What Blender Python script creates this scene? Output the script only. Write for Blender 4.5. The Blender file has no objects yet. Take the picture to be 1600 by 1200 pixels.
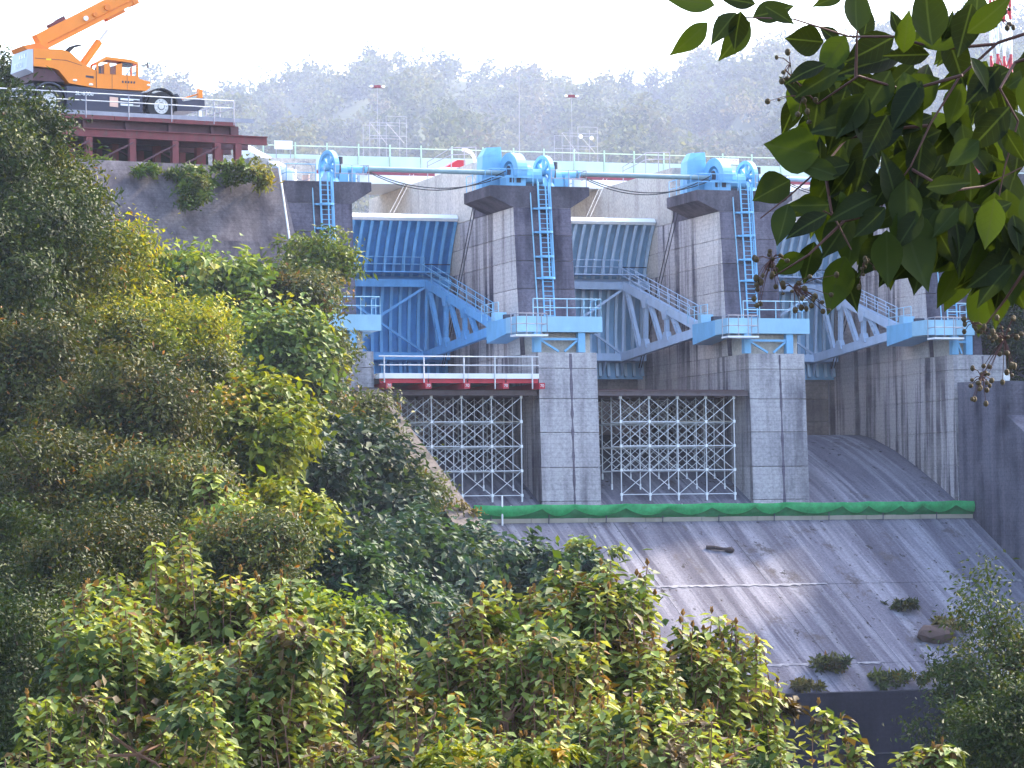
import bpy, math, random
import numpy as np
from mathutils import Vector, Matrix

SC = bpy.context.scene
COL = SC.collection
# ------------------------------------------------------------------ camera
PSI, PHI, RHO = math.radians(18.5), math.atan(230/5200), math.radians(0.7)
CAMP = Vector((-72.44, -204.49, 0.0))
fw = Vector((math.sin(PSI)*math.cos(PHI), math.cos(PSI)*math.cos(PHI), math.sin(PHI)))
r0 = Vector((math.cos(PSI), -math.sin(PSI), 0)); u0 = r0.cross(fw)
rr = r0*math.cos(RHO) - u0*math.sin(RHO); uu = u0*math.cos(RHO) + r0*math.sin(RHO)
cd = bpy.data.cameras.new('camera'); cam = bpy.data.objects.new('camera', cd); COL.objects.link(cam)
cam.matrix_world = Matrix(((rr.x, uu.x, -fw.x, CAMP.x), (rr.y, uu.y, -fw.y, CAMP.y), (rr.z, uu.z, -fw.z, CAMP.z), (0, 0, 0, 1)))
cd.sensor_width = 36.0; cd.lens = 36.0*5200/1600
cd.clip_start = 0.5; cd.clip_end = 5000
SC.camera = cam
# ------------------------------------------------------------------ sky and sun
SUN_EL, SUN_AZ = math.radians(38), math.radians(68)      # azimuth from +Y towards +X
w = bpy.data.worlds.new('World'); SC.world = w; w.use_nodes = True
nt = w.node_tree; nt.nodes.clear()
sky = nt.nodes.new('ShaderNodeTexSky'); sky.sky_type = 'NISHITA'; sky.sun_disc = False
sky.sun_elevation = SUN_EL; sky.sun_rotation = SUN_AZ
sky.altitude = 100; sky.air_density = 1.0; sky.dust_density = 3.0; sky.ozone_density = 1.0
bg = nt.nodes.new('ShaderNodeBackground'); bg.inputs['Strength'].default_value = 0.15
wo = nt.nodes.new('ShaderNodeOutputWorld')
nt.links.new(sky.outputs['Color'], bg.inputs['Color']); nt.links.new(bg.outputs['Background'], wo.inputs['Surface'])
sd = bpy.data.lights.new('sun', 'SUN'); so = bpy.data.objects.new('sun', sd); COL.objects.link(so)
sd.energy = 2.1; sd.angle = math.radians(3); sd.color = (1.0, 0.88, 0.70)
sdir = Vector((math.sin(SUN_AZ)*math.cos(SUN_EL), math.cos(SUN_AZ)*math.cos(SUN_EL), math.sin(SUN_EL)))
so.rotation_euler = sdir.to_track_quat('Z', 'Y').to_euler(); so.location = (0, 0, 120)
# ------------------------------------------------------------------ picture
vs = SC.view_settings
vs.view_transform = 'Standard'; vs.look = 'None'; vs.gamma = 1.0; vs.use_curve_mapping = False
vs.exposure = 2.75
cy = SC.cycles
cy.use_denoising = True; cy.max_bounces = 5; cy.diffuse_bounces = 2; cy.glossy_bounces = 2
cy.transmission_bounces = 4; cy.transparent_max_bounces = 8; cy.volume_bounces = 1
cy.caustics_reflective = False; cy.caustics_refractive = False

# ------------------------------------------------------------------ mesh helpers
class MB:
    """collects polygons that become one mesh"""
    def __init__(s): s.v = []; s.f = []
    def poly(s, pts, flip=False):
        n = len(s.v); s.v += [tuple(p) for p in pts]
        i = list(range(n, n+len(pts)));  s.f.append(i[::-1] if flip else i); return s
    def box(s, a, b):
        (x0, y0, z0), (x1, y1, z1) = a, b
        x0, x1 = min(x0, x1), max(x0, x1); y0, y1 = min(y0, y1), max(y0, y1); z0, z1 = min(z0, z1), max(z0, z1)
        n = len(s.v)
        s.v += [(x0,y0,z0),(x1,y0,z0),(x1,y1,z0),(x0,y1,z0),(x0,y0,z1),(x1,y0,z1),(x1,y1,z1),(x0,y1,z1)]
        s.f += [[n+i for i in q] for q in ((3,2,1,0),(4,5,6,7),(0,1,5,4),(1,2,6,5),(2,3,7,6),(3,0,4,7))]; return s
    def hexa(s, bot, top):
        """closed solid between two polygons with the same number of corners"""
        n = len(s.v); k = len(bot); s.v += [tuple(p) for p in bot]+[tuple(p) for p in top]
        s.f.append([n+i for i in range(k)][::-1]); s.f.append([n+k+i for i in range(k)])
        for i in range(k): s.f.append([n+i, n+(i+1) % k, n+k+(i+1) % k, n+k+i])
        return s
    def beam(s, p, q, w, h=None, up=(0, 0, 1)):
        p, q = Vector(p), Vector(q); h = h or w; d = (q-p).normalized(); up = Vector(up)
        if abs(d.dot(up)) > .98: up = Vector((0, 1, 0))
        sx = d.cross(up).normalized()*(w/2); sz = sx.cross(d).normalized()*(h/2)
        return s.hexa([p-sx-sz, p+sx-sz, p+sx+sz, p-sx+sz], [q-sx-sz, q+sx-sz, q+sx+sz, q-sx+sz])
    def tube(s, p, q, r, n=6, r2=None):
        p, q = Vector(p), Vector(q); d = (q-p).normalized(); r2 = r if r2 is None else r2
        a = d.orthogonal().normalized(); b = d.cross(a)
        c = [(math.cos(2*math.pi*i/n), math.sin(2*math.pi*i/n)) for i in range(n)]
        return s.hexa([p+a*(x*r)+b*(y*r) for x, y in c], [q+a*(x*r2)+b*(y*r2) for x, y in c])
    def path(s, pts, r, n=6, r2=None):
        m = len(pts)-1
        for i in range(m):
            ra = r if r2 is None else r+(r2-r)*i/m; rb = r if r2 is None else r+(r2-r)*(i+1)/m
            s.tube(pts[i], pts[i+1], ra, n, rb)
        return s
    def ring(s, c, axis, r0, r1, t, n=28, a0=0, a1=2*math.pi):
        """flat annulus of thickness t round axis, r0 may be 0"""
        c = Vector(c); ax = Vector(axis).normalized(); a = Vector((0, 0, 1)) if abs(ax.z) < .9 else Vector((1, 0, 0))
        b = ax.cross(a).normalized(); a = b.cross(ax)
        full = abs(a1-a0-2*math.pi) < 1e-6; m = n if full else n+1; base = len(s.v)
        for i in range(m):
            th = a0+(a1-a0)*i/n; e = a*math.cos(th)+b*math.sin(th)
            for rad, off in ((r0, -t/2), (r1, -t/2), (r1, t/2), (r0, t/2)): s.v.append(tuple(c+e*rad+ax*off))
        for i in range(n):
            j = (i+1) % m
            for k in range(4): s.f.append([base+4*i+k, base+4*j+k, base+4*j+(k+1) % 4, base+4*i+(k+1) % 4])
        if not full:
            s.f.append([base+k for k in range(4)]); e = base+4*(m-1); s.f.append([e+k for k in range(4)][::-1])
        return s
    def ball(s, c, r, n=8, m=5, sc=(1, 1, 1)):
        b = len(s.v); c = Vector(c); s.v.append((c.x, c.y, c.z+r*sc[2]))
        for j in range(1, m):
            ph = math.pi*j/m
            for i in range(n):
                th = 2*math.pi*i/n
                s.v.append((c.x+r*sc[0]*math.sin(ph)*math.cos(th), c.y+r*sc[1]*math.sin(ph)*math.sin(th), c.z+r*sc[2]*math.cos(ph)))
        s.v.append((c.x, c.y, c.z-r*sc[2])); e = len(s.v)-1
        for i in range(n): s.f.append([b, b+1+i, b+1+(i+1) % n])
        for j in range(m-2):
            for i in range(n):
                p = b+1+j*n; s.f.append([p+i, p+n+i, p+n+(i+1) % n, p+(i+1) % n])
        p = b+1+(m-2)*n
        for i in range(n): s.f.append([p+i, e, p+(i+1) % n])
        return s
    def mesh(s, name):
        me = bpy.data.meshes.new(name); me.from_pydata(s.v, [], s.f); me.update(); return me

def obj(name, mb, mat, parent=None, smooth=False):
    me = mb.mesh(name) if isinstance(mb, MB) else mb
    if mat and not me.materials: me.materials.append(mat)
    if smooth:
        me.polygons.foreach_set('use_smooth', [True]*len(me.polygons))
    o = bpy.data.objects.new(name, me); COL.objects.link(o)
    if parent: o.parent = parent
    return o
def fixnormals(o):
    import bmesh
    bm = bmesh.new(); bm.from_mesh(o.data); bmesh.ops.recalc_face_normals(bm, faces=bm.faces); bm.to_mesh(o.data); bm.free(); return o
def tag(o, label, cat, group=None):
    o['label'] = label; o['category'] = cat
    if group: o['group'] = group
    return o
def thing(name, label, cat, group=None):
    o = bpy.data.objects.new(name, None); COL.objects.link(o); o.empty_display_size = .2
    return tag(o, label, cat, group)
def struct(name, mb, mat, smooth=False):
    o = obj(name, mb, mat, None, smooth); o['kind'] = 'structure'; return o
def text(s, size, loc, xdir, updir, mat, parent, name='lettering', align='CENTER', sx=1.0):
    c = bpy.data.curves.new(name, 'FONT'); c.body = s; c.size = size; c.align_x = align; c.align_y = 'CENTER'; c.extrude = .004
    c.materials.append(mat); o = bpy.data.objects.new(name, c); COL.objects.link(o)
    X = Vector(xdir).normalized(); Y = Vector(updir).normalized(); Z = X.cross(Y)
    me = bpy.data.meshes.new_from_object(o); bpy.data.objects.remove(o)
    me.transform(Matrix(((X.x*sx, Y.x, Z.x, loc[0]), (X.y*sx, Y.y, Z.y, loc[1]), (X.z*sx, Y.z, Z.z, loc[2]), (0, 0, 0, 1))))
    return obj(name, me, mat, parent)

# ------------------------------------------------------------------ materials
def newmat(name):
    m = bpy.data.materials.new(name); m.use_nodes = True; t = m.node_tree
    return m, t, t.nodes['Principled BSDF'], t.nodes.new, t.links.new
def ramp(N, stops):
    r = N('ShaderNodeValToRGB'); e = r.color_ramp.elements
    while len(e) < len(stops): e.new(0.5)
    for x, (p, c) in zip(e, stops): x.position = p; x.color = (*c, 1) if len(c) == 3 else c
    return r
def noise(N, L, vec, scale, detail=4, rough=.55, vs=None):
    n = N('ShaderNodeTexNoise'); n.inputs['Scale'].default_value = scale; n.inputs['Detail'].default_value = detail
    n.inputs['Roughness'].default_value = rough
    if vs:
        mp = N('ShaderNodeMapping'); mp.inputs['Scale'].default_value = vs; L(vec, mp.inputs['Vector']); vec = mp.outputs['Vector']
    L(vec, n.inputs['Vector']); return n.outputs['Fac']
def mixc(N, L, fac, a, b, mode='MIX'):
    m = N('ShaderNodeMix'); m.data_type = 'RGBA'; m.blend_type = mode
    F, A, B = m.inputs[0], m.inputs[6], m.inputs[7]
    for s, v in ((F, fac), (A, a), (B, b)):
        if hasattr(v, 'is_output'): L(v, s)
        elif s is F: s.default_value = v
        else: s.default_value = (*v, 1)
    return m.outputs[2]
def bump(N, L, P, h, strength, dist):
    b = N('ShaderNodeBump'); b.inputs['Strength'].default_value = strength; b.inputs['Distance'].default_value = dist
    L(h, b.inputs['Height']); L(b.outputs['Normal'], P.inputs['Normal'])

def concrete(name, base, dark, streak=(.42, .62), light=None, boards=True, seed=0.0, streakscale=.9):
    """weathered concrete: run-off streaks, blotches, form board lines"""
    m, t, P, N, L = newmat(name)
    g = N('ShaderNodeNewGeometry'); ad = N('ShaderNodeVectorMath'); ad.operation = 'ADD'
    ad.inputs[1].default_value = (seed, seed*.7, seed*.3); L(g.outputs['Position'], ad.inputs[0]); pos = ad.outputs[0]
    st = ramp(N, [(streak[0], (0, 0, 0)), (streak[1], (1, 1, 1))]); L(noise(N, L, pos, streakscale, 3, .6, (1, 1, .055)), st.inputs[0])
    bl = ramp(N, [(.36, (0, 0, 0)), (.66, (1, 1, 1))]); L(noise(N, L, pos, .28, 5, .6), bl.inputs[0])
    fine = noise(N, L, pos, 5.5, 6, .7)
    c = mixc(N, L, st.outputs[0], base, dark)
    lt = light or tuple(min(1, x*1.35) for x in base)
    c = mixc(N, L, bl.outputs[0], c, mixc(N, L, .55, c, lt))
    fr = ramp(N, [(.3, (.62, .62, .62)), (.7, (1.12, 1.12, 1.12))]); L(fine, fr.inputs[0])
    c = mixc(N, L, 1.0, c, fr.outputs[0], 'MULTIPLY')
    hgt = fine
    if boards:
        wv = N('ShaderNodeTexWave'); wv.bands_direction = 'Z'; wv.inputs['Scale'].default_value = 1.05; wv.inputs['Distortion'].default_value = .35
        L(pos, wv.inputs['Vector']); wr = ramp(N, [(0, (.80, .80, .82)), (.16, (1, 1, 1))]); L(wv.outputs['Fac'], wr.inputs[0])
        c = mixc(N, L, .6, c, mixc(N, L, 1.0, c, wr.outputs[0], 'MULTIPLY'))
    oi = N('ShaderNodeObjectInfo'); vr = ramp(N, [(0, (.84, .84, .86)), (1, (1.1, 1.09, 1.08))]); L(oi.outputs['Random'], vr.inputs[0])
    c = mixc(N, L, 1.0, c, vr.outputs[0], 'MULTIPLY')
    L(c, P.inputs['Base Color']); P.inputs['Roughness'].default_value = .92; P.inputs['Specular IOR Level'].default_value = .15
    bump(N, L, P, hgt, .35, .05); return m

def paint(name, col, rough=.5, var=.25, rust=None, rustamt=.62, metal=0.0, scale=1.6):
    m, t, P, N, L = newmat(name)
    g = N('ShaderNodeNewGeometry'); pos = g.outputs['Position']
    r1 = ramp(N, [(.25, (1-var,)*3), (.75, (1+var*.35,)*3)]); L(noise(N, L, pos, scale, 6, .65, (1, 1, .45)), r1.inputs[0])
    c = mixc(N, L, 1.0, col, r1.outputs[0], 'MULTIPLY')
    if rust:
        r2 = ramp(N, [(rustamt, (0, 0, 0)), (rustamt+.12, (1, 1, 1))]); L(noise(N, L, pos, 3.3, 8, .75, (1, 1, .5)), r2.inputs[0])
        c = mixc(N, L, r2.outputs[0], c, rust)
    L(c, P.inputs['Base Color']); P.inputs['Roughness'].default_value = rough; P.inputs['Metallic'].default_value = metal
    P.inputs['Specular IOR Level'].default_value = .35
    return m

def leafmat(name, trans=.4, rough=.6, spec=.18):
    """leaf colour comes from each leaf's own tint attribute"""
    m, t, P, N, L = newmat(name)
    a = N('ShaderNodeAttribute'); a.attribute_name = 'tint'
    L(a.outputs['Color'], P.inputs['Base Color']); P.inputs['Roughness'].default_value = rough; P.inputs['Specular IOR Level'].default_value = spec
    tr = N('ShaderNodeBsdfTranslucent'); hs = mixc(N, L, 1.0, a.outputs['Color'], (1.45, 1.4, .5), 'MULTIPLY'); L(hs, tr.inputs['Color'])
    mx = N('ShaderNodeMixShader'); mx.inputs[0].default_value = trans
    L(P.outputs[0], mx.inputs[1]); L(tr.outputs[0], mx.inputs[2]); L(mx.outputs[0], t.nodes['Material Output'].inputs['Surface'])
    return m

M = {}
CB, CDK = (.49, .455, .47), (.075, .066, .09)
M['pier'] = concrete('pier concrete', CB, CDK, (.47, .57), (.50, .46, .45))
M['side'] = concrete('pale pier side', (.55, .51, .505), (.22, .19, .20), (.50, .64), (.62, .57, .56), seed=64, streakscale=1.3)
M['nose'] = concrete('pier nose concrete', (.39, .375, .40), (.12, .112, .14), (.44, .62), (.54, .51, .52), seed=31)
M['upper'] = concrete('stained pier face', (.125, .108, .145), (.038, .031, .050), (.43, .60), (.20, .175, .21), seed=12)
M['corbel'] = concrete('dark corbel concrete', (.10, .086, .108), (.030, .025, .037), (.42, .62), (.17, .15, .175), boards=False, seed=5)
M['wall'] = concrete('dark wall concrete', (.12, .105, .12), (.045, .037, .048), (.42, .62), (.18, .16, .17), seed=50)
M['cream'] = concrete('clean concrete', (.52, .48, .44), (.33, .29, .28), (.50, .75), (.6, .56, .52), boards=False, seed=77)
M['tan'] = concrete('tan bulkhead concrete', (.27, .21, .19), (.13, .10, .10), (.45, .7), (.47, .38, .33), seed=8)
M['shadewall'] = concrete('shade darkened wall concrete', (.13, .11, .10), (.05, .045, .04), (.42, .6), (.19, .16, .15), seed=44)  # brownish concrete darkened to paint shade onto the left chute wall
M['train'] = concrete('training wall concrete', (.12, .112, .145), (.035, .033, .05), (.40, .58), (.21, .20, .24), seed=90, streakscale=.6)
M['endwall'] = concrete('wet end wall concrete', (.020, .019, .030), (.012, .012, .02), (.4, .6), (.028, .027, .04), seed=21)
M['gate1'] = paint('deep blue gate paint', (.07, .27, .62), .45, .3, (.10, .09, .12), .66)
M['gate1b'] = paint('blue arm paint', (.13, .36, .68), .45, .25, (.22, .18, .10), .63)
M['gate2'] = paint('faded blue gate paint', (.27, .46, .68), .5, .25, (.2, .2, .24), .68)
M['gate2b'] = paint('pale grey arm paint', (.42, .55, .75), .5, .18, (.25, .25, .3), .70)
M['rib1'] = paint('blue rib paint', (.16, .42, .74), .45, .25)
M['rib2'] = paint('pale rib paint', (.45, .60, .77), .5, .2)
M['lblue'] = paint('light blue paint', (.17, .41, .66), .42, .2, (.2, .24, .3), .72)
M['lblue2'] = paint('pale blue girder paint', (.27, .48, .64), .42, .15, (.26, .28, .3), .74)
M['white'] = paint('white paint', (.76, .78, .80), .5, .1)
M['galv'] = paint('galvanised pipe', (.62, .63, .66), .4, .2, metal=.15, scale=4)
M['railgrey'] = paint('weathered rail', (.30, .30, .36), .5, .3)
M['hbeam'] = paint('brown steel beam', (.13, .095, .105), .6, .35, (.10, .05, .035), .55)
M['dred'] = paint('dull red strip', (.22, .05, .075), .6, .3)
M['red'] = paint('red paint', (.45, .025, .045), .45, .25)
M['rust'] = paint('rust red trestle paint', (.17, .035, .04), .6, .35, (.09, .05, .045), .52)
M['brown'] = paint('dark brown steel', (.095, .035, .045), .6, .35, (.05, .03, .03), .55)
M['orange'] = paint('orange crane paint', (.74, .21, .010), .35, .10)
M['orange2'] = paint('dull orange boom paint', (.64, .17, .014), .4, .15)
M['navy'] = paint('dark grey blue carrier paint', (.035, .036, .065), .4, .2)
M['tyre'] = paint('black tyre rubber', (.022, .022, .027), .8, .25)
M['rim'] = paint('white wheel rim', (.6, .6, .6), .5, .15)
M['black'] = paint('black cable', (.02, .02, .025), .6, .1)
M['dark'] = paint('dark machine parts', (.04, .04, .06), .6, .3)
M['panel'] = paint('pale green panel', (.50, .62, .57), .55, .08)
M['gpost'] = paint('pale green post', (.42, .56, .42), .55, .15)
M['yellow'] = paint('yellow decal', (.8, .6, .02), .5, .05)
M['sticker'] = paint('pale sticker', (.7, .45, .36), .5, .2)
M['board'] = paint('weathered toe board', (.30, .27, .22), .8, .25)
M['wood'] = paint('driftwood', (.045, .03, .03), .9, .3)
M['bark'] = paint('bark', (.075, .055, .045), .9, .4)
M['twig'] = paint('reddish twig', (.08, .035, .03), .8, .3)
M['stem'] = paint('reddish stem', (.20, .10, .065), .8, .3)
M['bud'] = paint('dry brown bud', (.06, .04, .018), .8, .4)
M['leaf'] = leafmat('shrub leaf', .24)
M['far'] = leafmat('far forest leaf', .2, .8, .05)
def netmat(name='green net cloth', k=1.0):
    m, t, P, N, L = newmat(name); g = N('ShaderNodeNewGeometry')
    r = ramp(N, [(.3, (.016*k, .26*k, .075*k)), (.7, (.035*k, .42*k, .13*k))]); L(noise(N, L, g.outputs['Position'], 2.5, 6, .7), r.inputs[0])
    L(r.outputs[0], P.inputs['Base Color']); P.inputs['Roughness'].default_value = .7
    tr = N('ShaderNodeBsdfTranslucent'); L(r.outputs[0], tr.inputs['Color']); mx = N('ShaderNodeMixShader'); mx.inputs[0].default_value = .35
    L(P.outputs[0], mx.inputs[1]); L(tr.outputs[0], mx.inputs[2]); L(mx.outputs[0], t.nodes['Material Output'].inputs['Surface']); return m
M['net'] = netmat(); M['net2'] = netmat('shaded green mesh', .45)  # second cloth is the net darkened, painting shade into the lower band
def chutemat():
    m, t, P, N, L = newmat('spillway concrete'); g = N('ShaderNodeNewGeometry'); pos = g.outputs['Position']
    a = ramp(N, [(.40, (0, 0, 0)), (.68, (.85, .85, .85))]); L(noise(N, L, pos, .55, 6, .7, (1, .085, .09)), a.inputs[0])
    b = ramp(N, [(.48, (0, 0, 0)), (.60, (1, 1, 1))]); L(noise(N, L, pos, 1.9, 3, .6, (1, .03, .03)), b.inputs[0])
    c = mixc(N, L, a.outputs[0], (.175, .165, .20), (.055, .050, .072))
    c = mixc(N, L, b.outputs[0], c, mixc(N, L, .5, c, (.31, .30, .335)))
    bd = ramp(N, [(.50, (0, 0, 0)), (.60, (1, 1, 1))]); L(noise(N, L, pos, .30, 2, .5, (1, .03, .03)), bd.inputs[0])
    c = mixc(N, L, bd.outputs[0], c, mixc(N, L, .5, c, (.06, .055, .075)))
    pt = ramp(N, [(.575, (0, 0, 0)), (.66, (1, 1, 1))]); L(noise(N, L, pos, .42, 9, .74, (1, .5, 1)), pt.inputs[0])
    c = mixc(N, L, pt.outputs[0], c, (.085, .072, .075))
    sp = ramp(N, [(.635, (0, 0, 0)), (.67, (1, 1, 1))]); L(noise(N, L, pos, 1.9, 4, .65, (1, .5, 1)), sp.inputs[0])
    c = mixc(N, L, sp.outputs[0], c, (.04, .034, .035))
    f = noise(N, L, pos, 7, 6, .75); fr = ramp(N, [(.3, (.6, .6, .6)), (.7, (1.2, 1.2, 1.2))]); L(f, fr.inputs[0])
    c = mixc(N, L, 1.0, c, fr.outputs[0], 'MULTIPLY')
    L(c, P.inputs['Base Color']); P.inputs['Roughness'].default_value = .9; P.inputs['Specular IOR Level'].default_value = .15
    bump(N, L, P, f, .5, .06); return m
M['chute'] = chutemat()
def limemat():
    m, t, P, N, L = newmat('lime deposit'); g = N('ShaderNodeNewGeometry')
    r = ramp(N, [(.42, (.15, .145, .17)), (.68, (.30, .29, .31))]); L(noise(N, L, g.outputs['Position'], 1.3, 6, .7), r.inputs[0])
    L(r.outputs[0], P.inputs['Base Color']); P.inputs['Roughness'].default_value = .95; return m
M['lime'] = limemat()
def groundmat(name, a, b, sc=.4):
    m, t, P, N, L = newmat(name); g = N('ShaderNodeNewGeometry')
    r = ramp(N, [(.3, a), (.7, b)]); L(noise(N, L, g.outputs['Position'], sc, 8, .7), r.inputs[0]); L(r.outputs[0], P.inputs['Base Color'])
    P.inputs['Roughness'].default_value = 1.0; P.inputs['Specular IOR Level'].default_value = .05; return m
M['soil'] = groundmat('shaded undergrowth soil', (.018, .022, .014), (.05, .05, .028), .8)
M['bed'] = groundmat('river bed', (.04, .04, .045), (.09, .09, .085))
M['hill'] = groundmat('wooded hill floor', (.03, .04, .02), (.06, .07, .04), .05)
def glassmat():
    m, t, P, N, L = newmat('cab glass'); P.inputs['Base Color'].default_value = (.75, .8, .85, 1); P.inputs['Roughness'].default_value = .03
    P.inputs['Transmission Weight'].default_value = .9; P.inputs['IOR'].default_value = 1.05; return m
M['glass'] = glassmat()
M['lamp'] = paint('headlamp lens', (.8, .8, .75), .2, .05)
# ------------------------------------------------------------------ the dam: piers
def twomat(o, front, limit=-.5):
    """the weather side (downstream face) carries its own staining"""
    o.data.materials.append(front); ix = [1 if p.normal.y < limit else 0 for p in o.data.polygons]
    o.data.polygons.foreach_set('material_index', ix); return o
YEND = 40.0
def nose_y(z): return .05*(z-1.6)
def col_y(z): return 4.1+.115*(z-11.65)
def pier(label, x0, x1, left=1.6, right=1.35, nose=True):
    t = thing('concrete_pier', label, 'dam pier', 'spillway piers')
    zs = [-8, 1.9, 4.1, 6.4, 8.6, 10.6, 11.65]
    c = MB(); e = .05
    c.box((x0+e, nose_y(11.6)+e+.1, -8), (x1-e, YEND-e, 11.6)); c.box((x0+e, col_y(21.6)+e, 11.5), (x1-e, YEND-e, 21.6))
    obj('core', c, M['pier'], t)
    for a, b in zip(zs, zs[1:]):
        a2, b2 = a+.02, b-.02
        l = MB().hexa([(x0, nose_y(a2), a2), (x1, nose_y(a2), a2), (x1, 17, a2), (x0, 17, a2)],
                      [(x0, nose_y(b2), b2), (x1, nose_y(b2), b2), (x1, 17, b2), (x0, 17, b2)])
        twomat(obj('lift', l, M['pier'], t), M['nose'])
        obj('lift', MB().box((x0, 17.03, a2), (x1, YEND, b2)), M['pier'], t)
    zs = [11.65, 14.0, 16.1, 18.0, 19.7, 21.6]
    for a, b in zip(zs, zs[1:]):
        a2, b2 = a+.02, b-.02
        l = MB().hexa([(x0, col_y(a2), a2), (x1, col_y(a2), a2), (x1, 9.6, a2), (x0, 9.6, a2)],
                      [(x0, col_y(b2), b2), (x1, col_y(b2), b2), (x1, 9.6, b2), (x0, 9.6, b2)])
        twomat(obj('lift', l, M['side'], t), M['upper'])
        obj('lift', MB().box((x0, 9.63, a2), (x1, 17, b2)), M['pier'], t)
        obj('lift', MB().box((x0, 17.03, a2), (x1, YEND, b2)), M['cream'] if b > 18 else M['pier'], t)
    yf = col_y(21.6)
    prof = [(x0, 21.6), (x0-left, 22.33), (x0-left, 23.04), (x1+right, 23.04), (x1+right, 22.45), (x1, 21.6)]
    if left <= 0: prof = [(x0, 21.6), (x0, 23.04)]+prof[3:]
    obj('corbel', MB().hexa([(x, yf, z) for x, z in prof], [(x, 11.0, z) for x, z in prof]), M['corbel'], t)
    obj('deck', MB().box((x0, 11.02, 21.62), (x1, 14.0, 23.0)), M['corbel'], t)
    obj('head_block', MB().box((x0, 14.02, 21.62), (x1, YEND, 25.52)), M['cream'], t)
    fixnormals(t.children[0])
    rs = random.Random(round(x0*10)); xc = (x0+x1)/2+rs.uniform(-.15, .25)
    m = MB(); zz = np.linspace(11.55, 1.7, 26); wl = [.09+rs.uniform(-.05, .05) for _ in zz]
    for k in range(25): m.poly([(xc-wl[k], nose_y(zz[k])-.006, zz[k]), (xc-wl[k+1], nose_y(zz[k+1])-.006, zz[k+1]), (xc+wl[k+1]*.8, nose_y(zz[k+1])-.006, zz[k+1]), (xc+wl[k]*.8, nose_y(zz[k])-.006, zz[k])])
    obj('seep_stain', m, M['upper'], t)
    return t
PX = [(-17.9, -13.2), (-2.03, 2.03), (12.78, 16.82), (27.82, 31.85)]
pier('concrete pier beside the dark retaining wall, its foot hidden by bushes', *PX[0], left=0)
pier('concrete pier between the deep blue gate and the first pale gate', *PX[1])
pier('concrete pier between the two pale grey blue gates', *PX[2])
pier('concrete pier at the right bank, partly behind the hanging leaves', *PX[3], left=1.6, right=.2)

# ------------------------------------------------------------------ spillway chute
def prof_z(y):
    P = [(60, 4.5), (24, 6.6), (20, 6.78), (16, 6.68), (13.8, 6.4), (10, 5.4), (5.9, 3.96), (2.9, 2.8), (0, 1.58), (-1.9, .66), (-40, -17.9)]
    for (a, za), (b, zb) in zip(P, P[1:]):
        if y >= b: return za+(zb-za)*(a-y)/(a-b)
    return P[-1][1]
chute = thing('spillway_chute', 'stained grey concrete spillway chute sloping down below the piers', 'spillway')
ysets = [[40, 30, 24, 20, 18, 16, 14.5, 13, 11.5, 10, 8, 6, 4.4, 2.9, 1.5, 0, -1.9, -6, -10.55], [-10.6, -15, -20.05], [-20.1, -22.0, -23.2]]
xs = [-13.08, -5.4, 2.0, 9.4, 13.9, 20.7, 27.8]
for ys in ysets:
    for a, b in zip(xs, xs[1:]):
        m = MB(); n = len(ys); dz = random.Random(a+ys[0]).uniform(-.02, .02)
        for y in ys:
            z = prof_z(y)+dz
            m.v += [(a+.015, y, z), (b-.015, y, z), (b-.015, y, z-1.5), (a+.015, y, z-1.5)]
        for i in range(n-1):
            for k in range(4): m.f.append([4*i+k, 4*i+4+k, 4*i+4+(k+1) % 4, 4*i+(k+1) % 4])
        m.f.append([0, 1, 2, 3]); m.f.append([4*n-4+k for k in range(4)][::-1])
        fixnormals(obj('slab', m, M['chute'], chute))
rnd = random.Random(4)
for y0, spans in ((-10.6, ((1.2, 13.5), (23.0, 27.0))), (-20.1, ((5.0, 9.5), (11.0, 12.6))), (-16.4, ((19.3, 21.8),))):
    for xa, xb in spans:
        m = MB(); x = xa; up, dn = [], []
        while x <= xb:
            up.append((x, y0+.04+rnd.uniform(0, .05))); dn.append((x, y0-.05-rnd.uniform(0, .22))); x += .22
        for i in range(len(up)-1):
            m.poly([(p[0], p[1], prof_z(p[1])+.045) for p in (dn[i], dn[i+1], up[i+1], up[i])])
        obj('lime_deposit', m, M['lime'], chute)
ew = thing('end_wall', 'very dark wet concrete wall at the foot of the chute', 'wall')
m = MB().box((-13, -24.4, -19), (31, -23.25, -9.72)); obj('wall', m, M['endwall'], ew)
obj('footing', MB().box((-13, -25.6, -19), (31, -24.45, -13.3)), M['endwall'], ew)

def yzwall(name, label, x0, x1, top, zb, mat, cat='wall'):
    pts = [(y, z) for y, z in top]+[(top[-1][0], zb), (top[0][0], zb)]
    o = obj(name, MB().hexa([(x0, y, z) for y, z in pts], [(x1, y, z) for y, z in pts]), mat)
    fixnormals(o); return tag(o, label, cat)
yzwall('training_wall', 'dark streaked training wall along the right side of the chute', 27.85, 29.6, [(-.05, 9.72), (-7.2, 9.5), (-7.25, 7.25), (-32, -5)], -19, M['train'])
yzwall('training_wall', 'sloping left chute wall edged by bushes below the red platform', -14.8, -13.12, [(0, 9.3), (-1.5, 8.95), (-17.4, 2.2), (-34, -5)], -19, M['shadewall'])
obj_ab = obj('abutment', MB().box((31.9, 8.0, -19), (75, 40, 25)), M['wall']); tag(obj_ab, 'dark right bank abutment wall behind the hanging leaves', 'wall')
# bulkheads under the raised gates
for i, lb in enumerate(('below the deep blue gate', 'below the first pale gate, behind the shoring towers', 'below the far pale gate, above the bare crest')):
    t = thing('bulkhead', 'tan concrete bulkhead '+lb, 'bulkhead', 'bulkheads under the gates')
    a, b = PX[i][1]+.02, PX[i+1][0]-.02
    for k in range(3):
        obj('panel', MB().box((a, 21.4, 6.2+k*1.65), (b, 22.2, 6.2+(k+1)*1.65-.03)), M['tan'], t)

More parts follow.
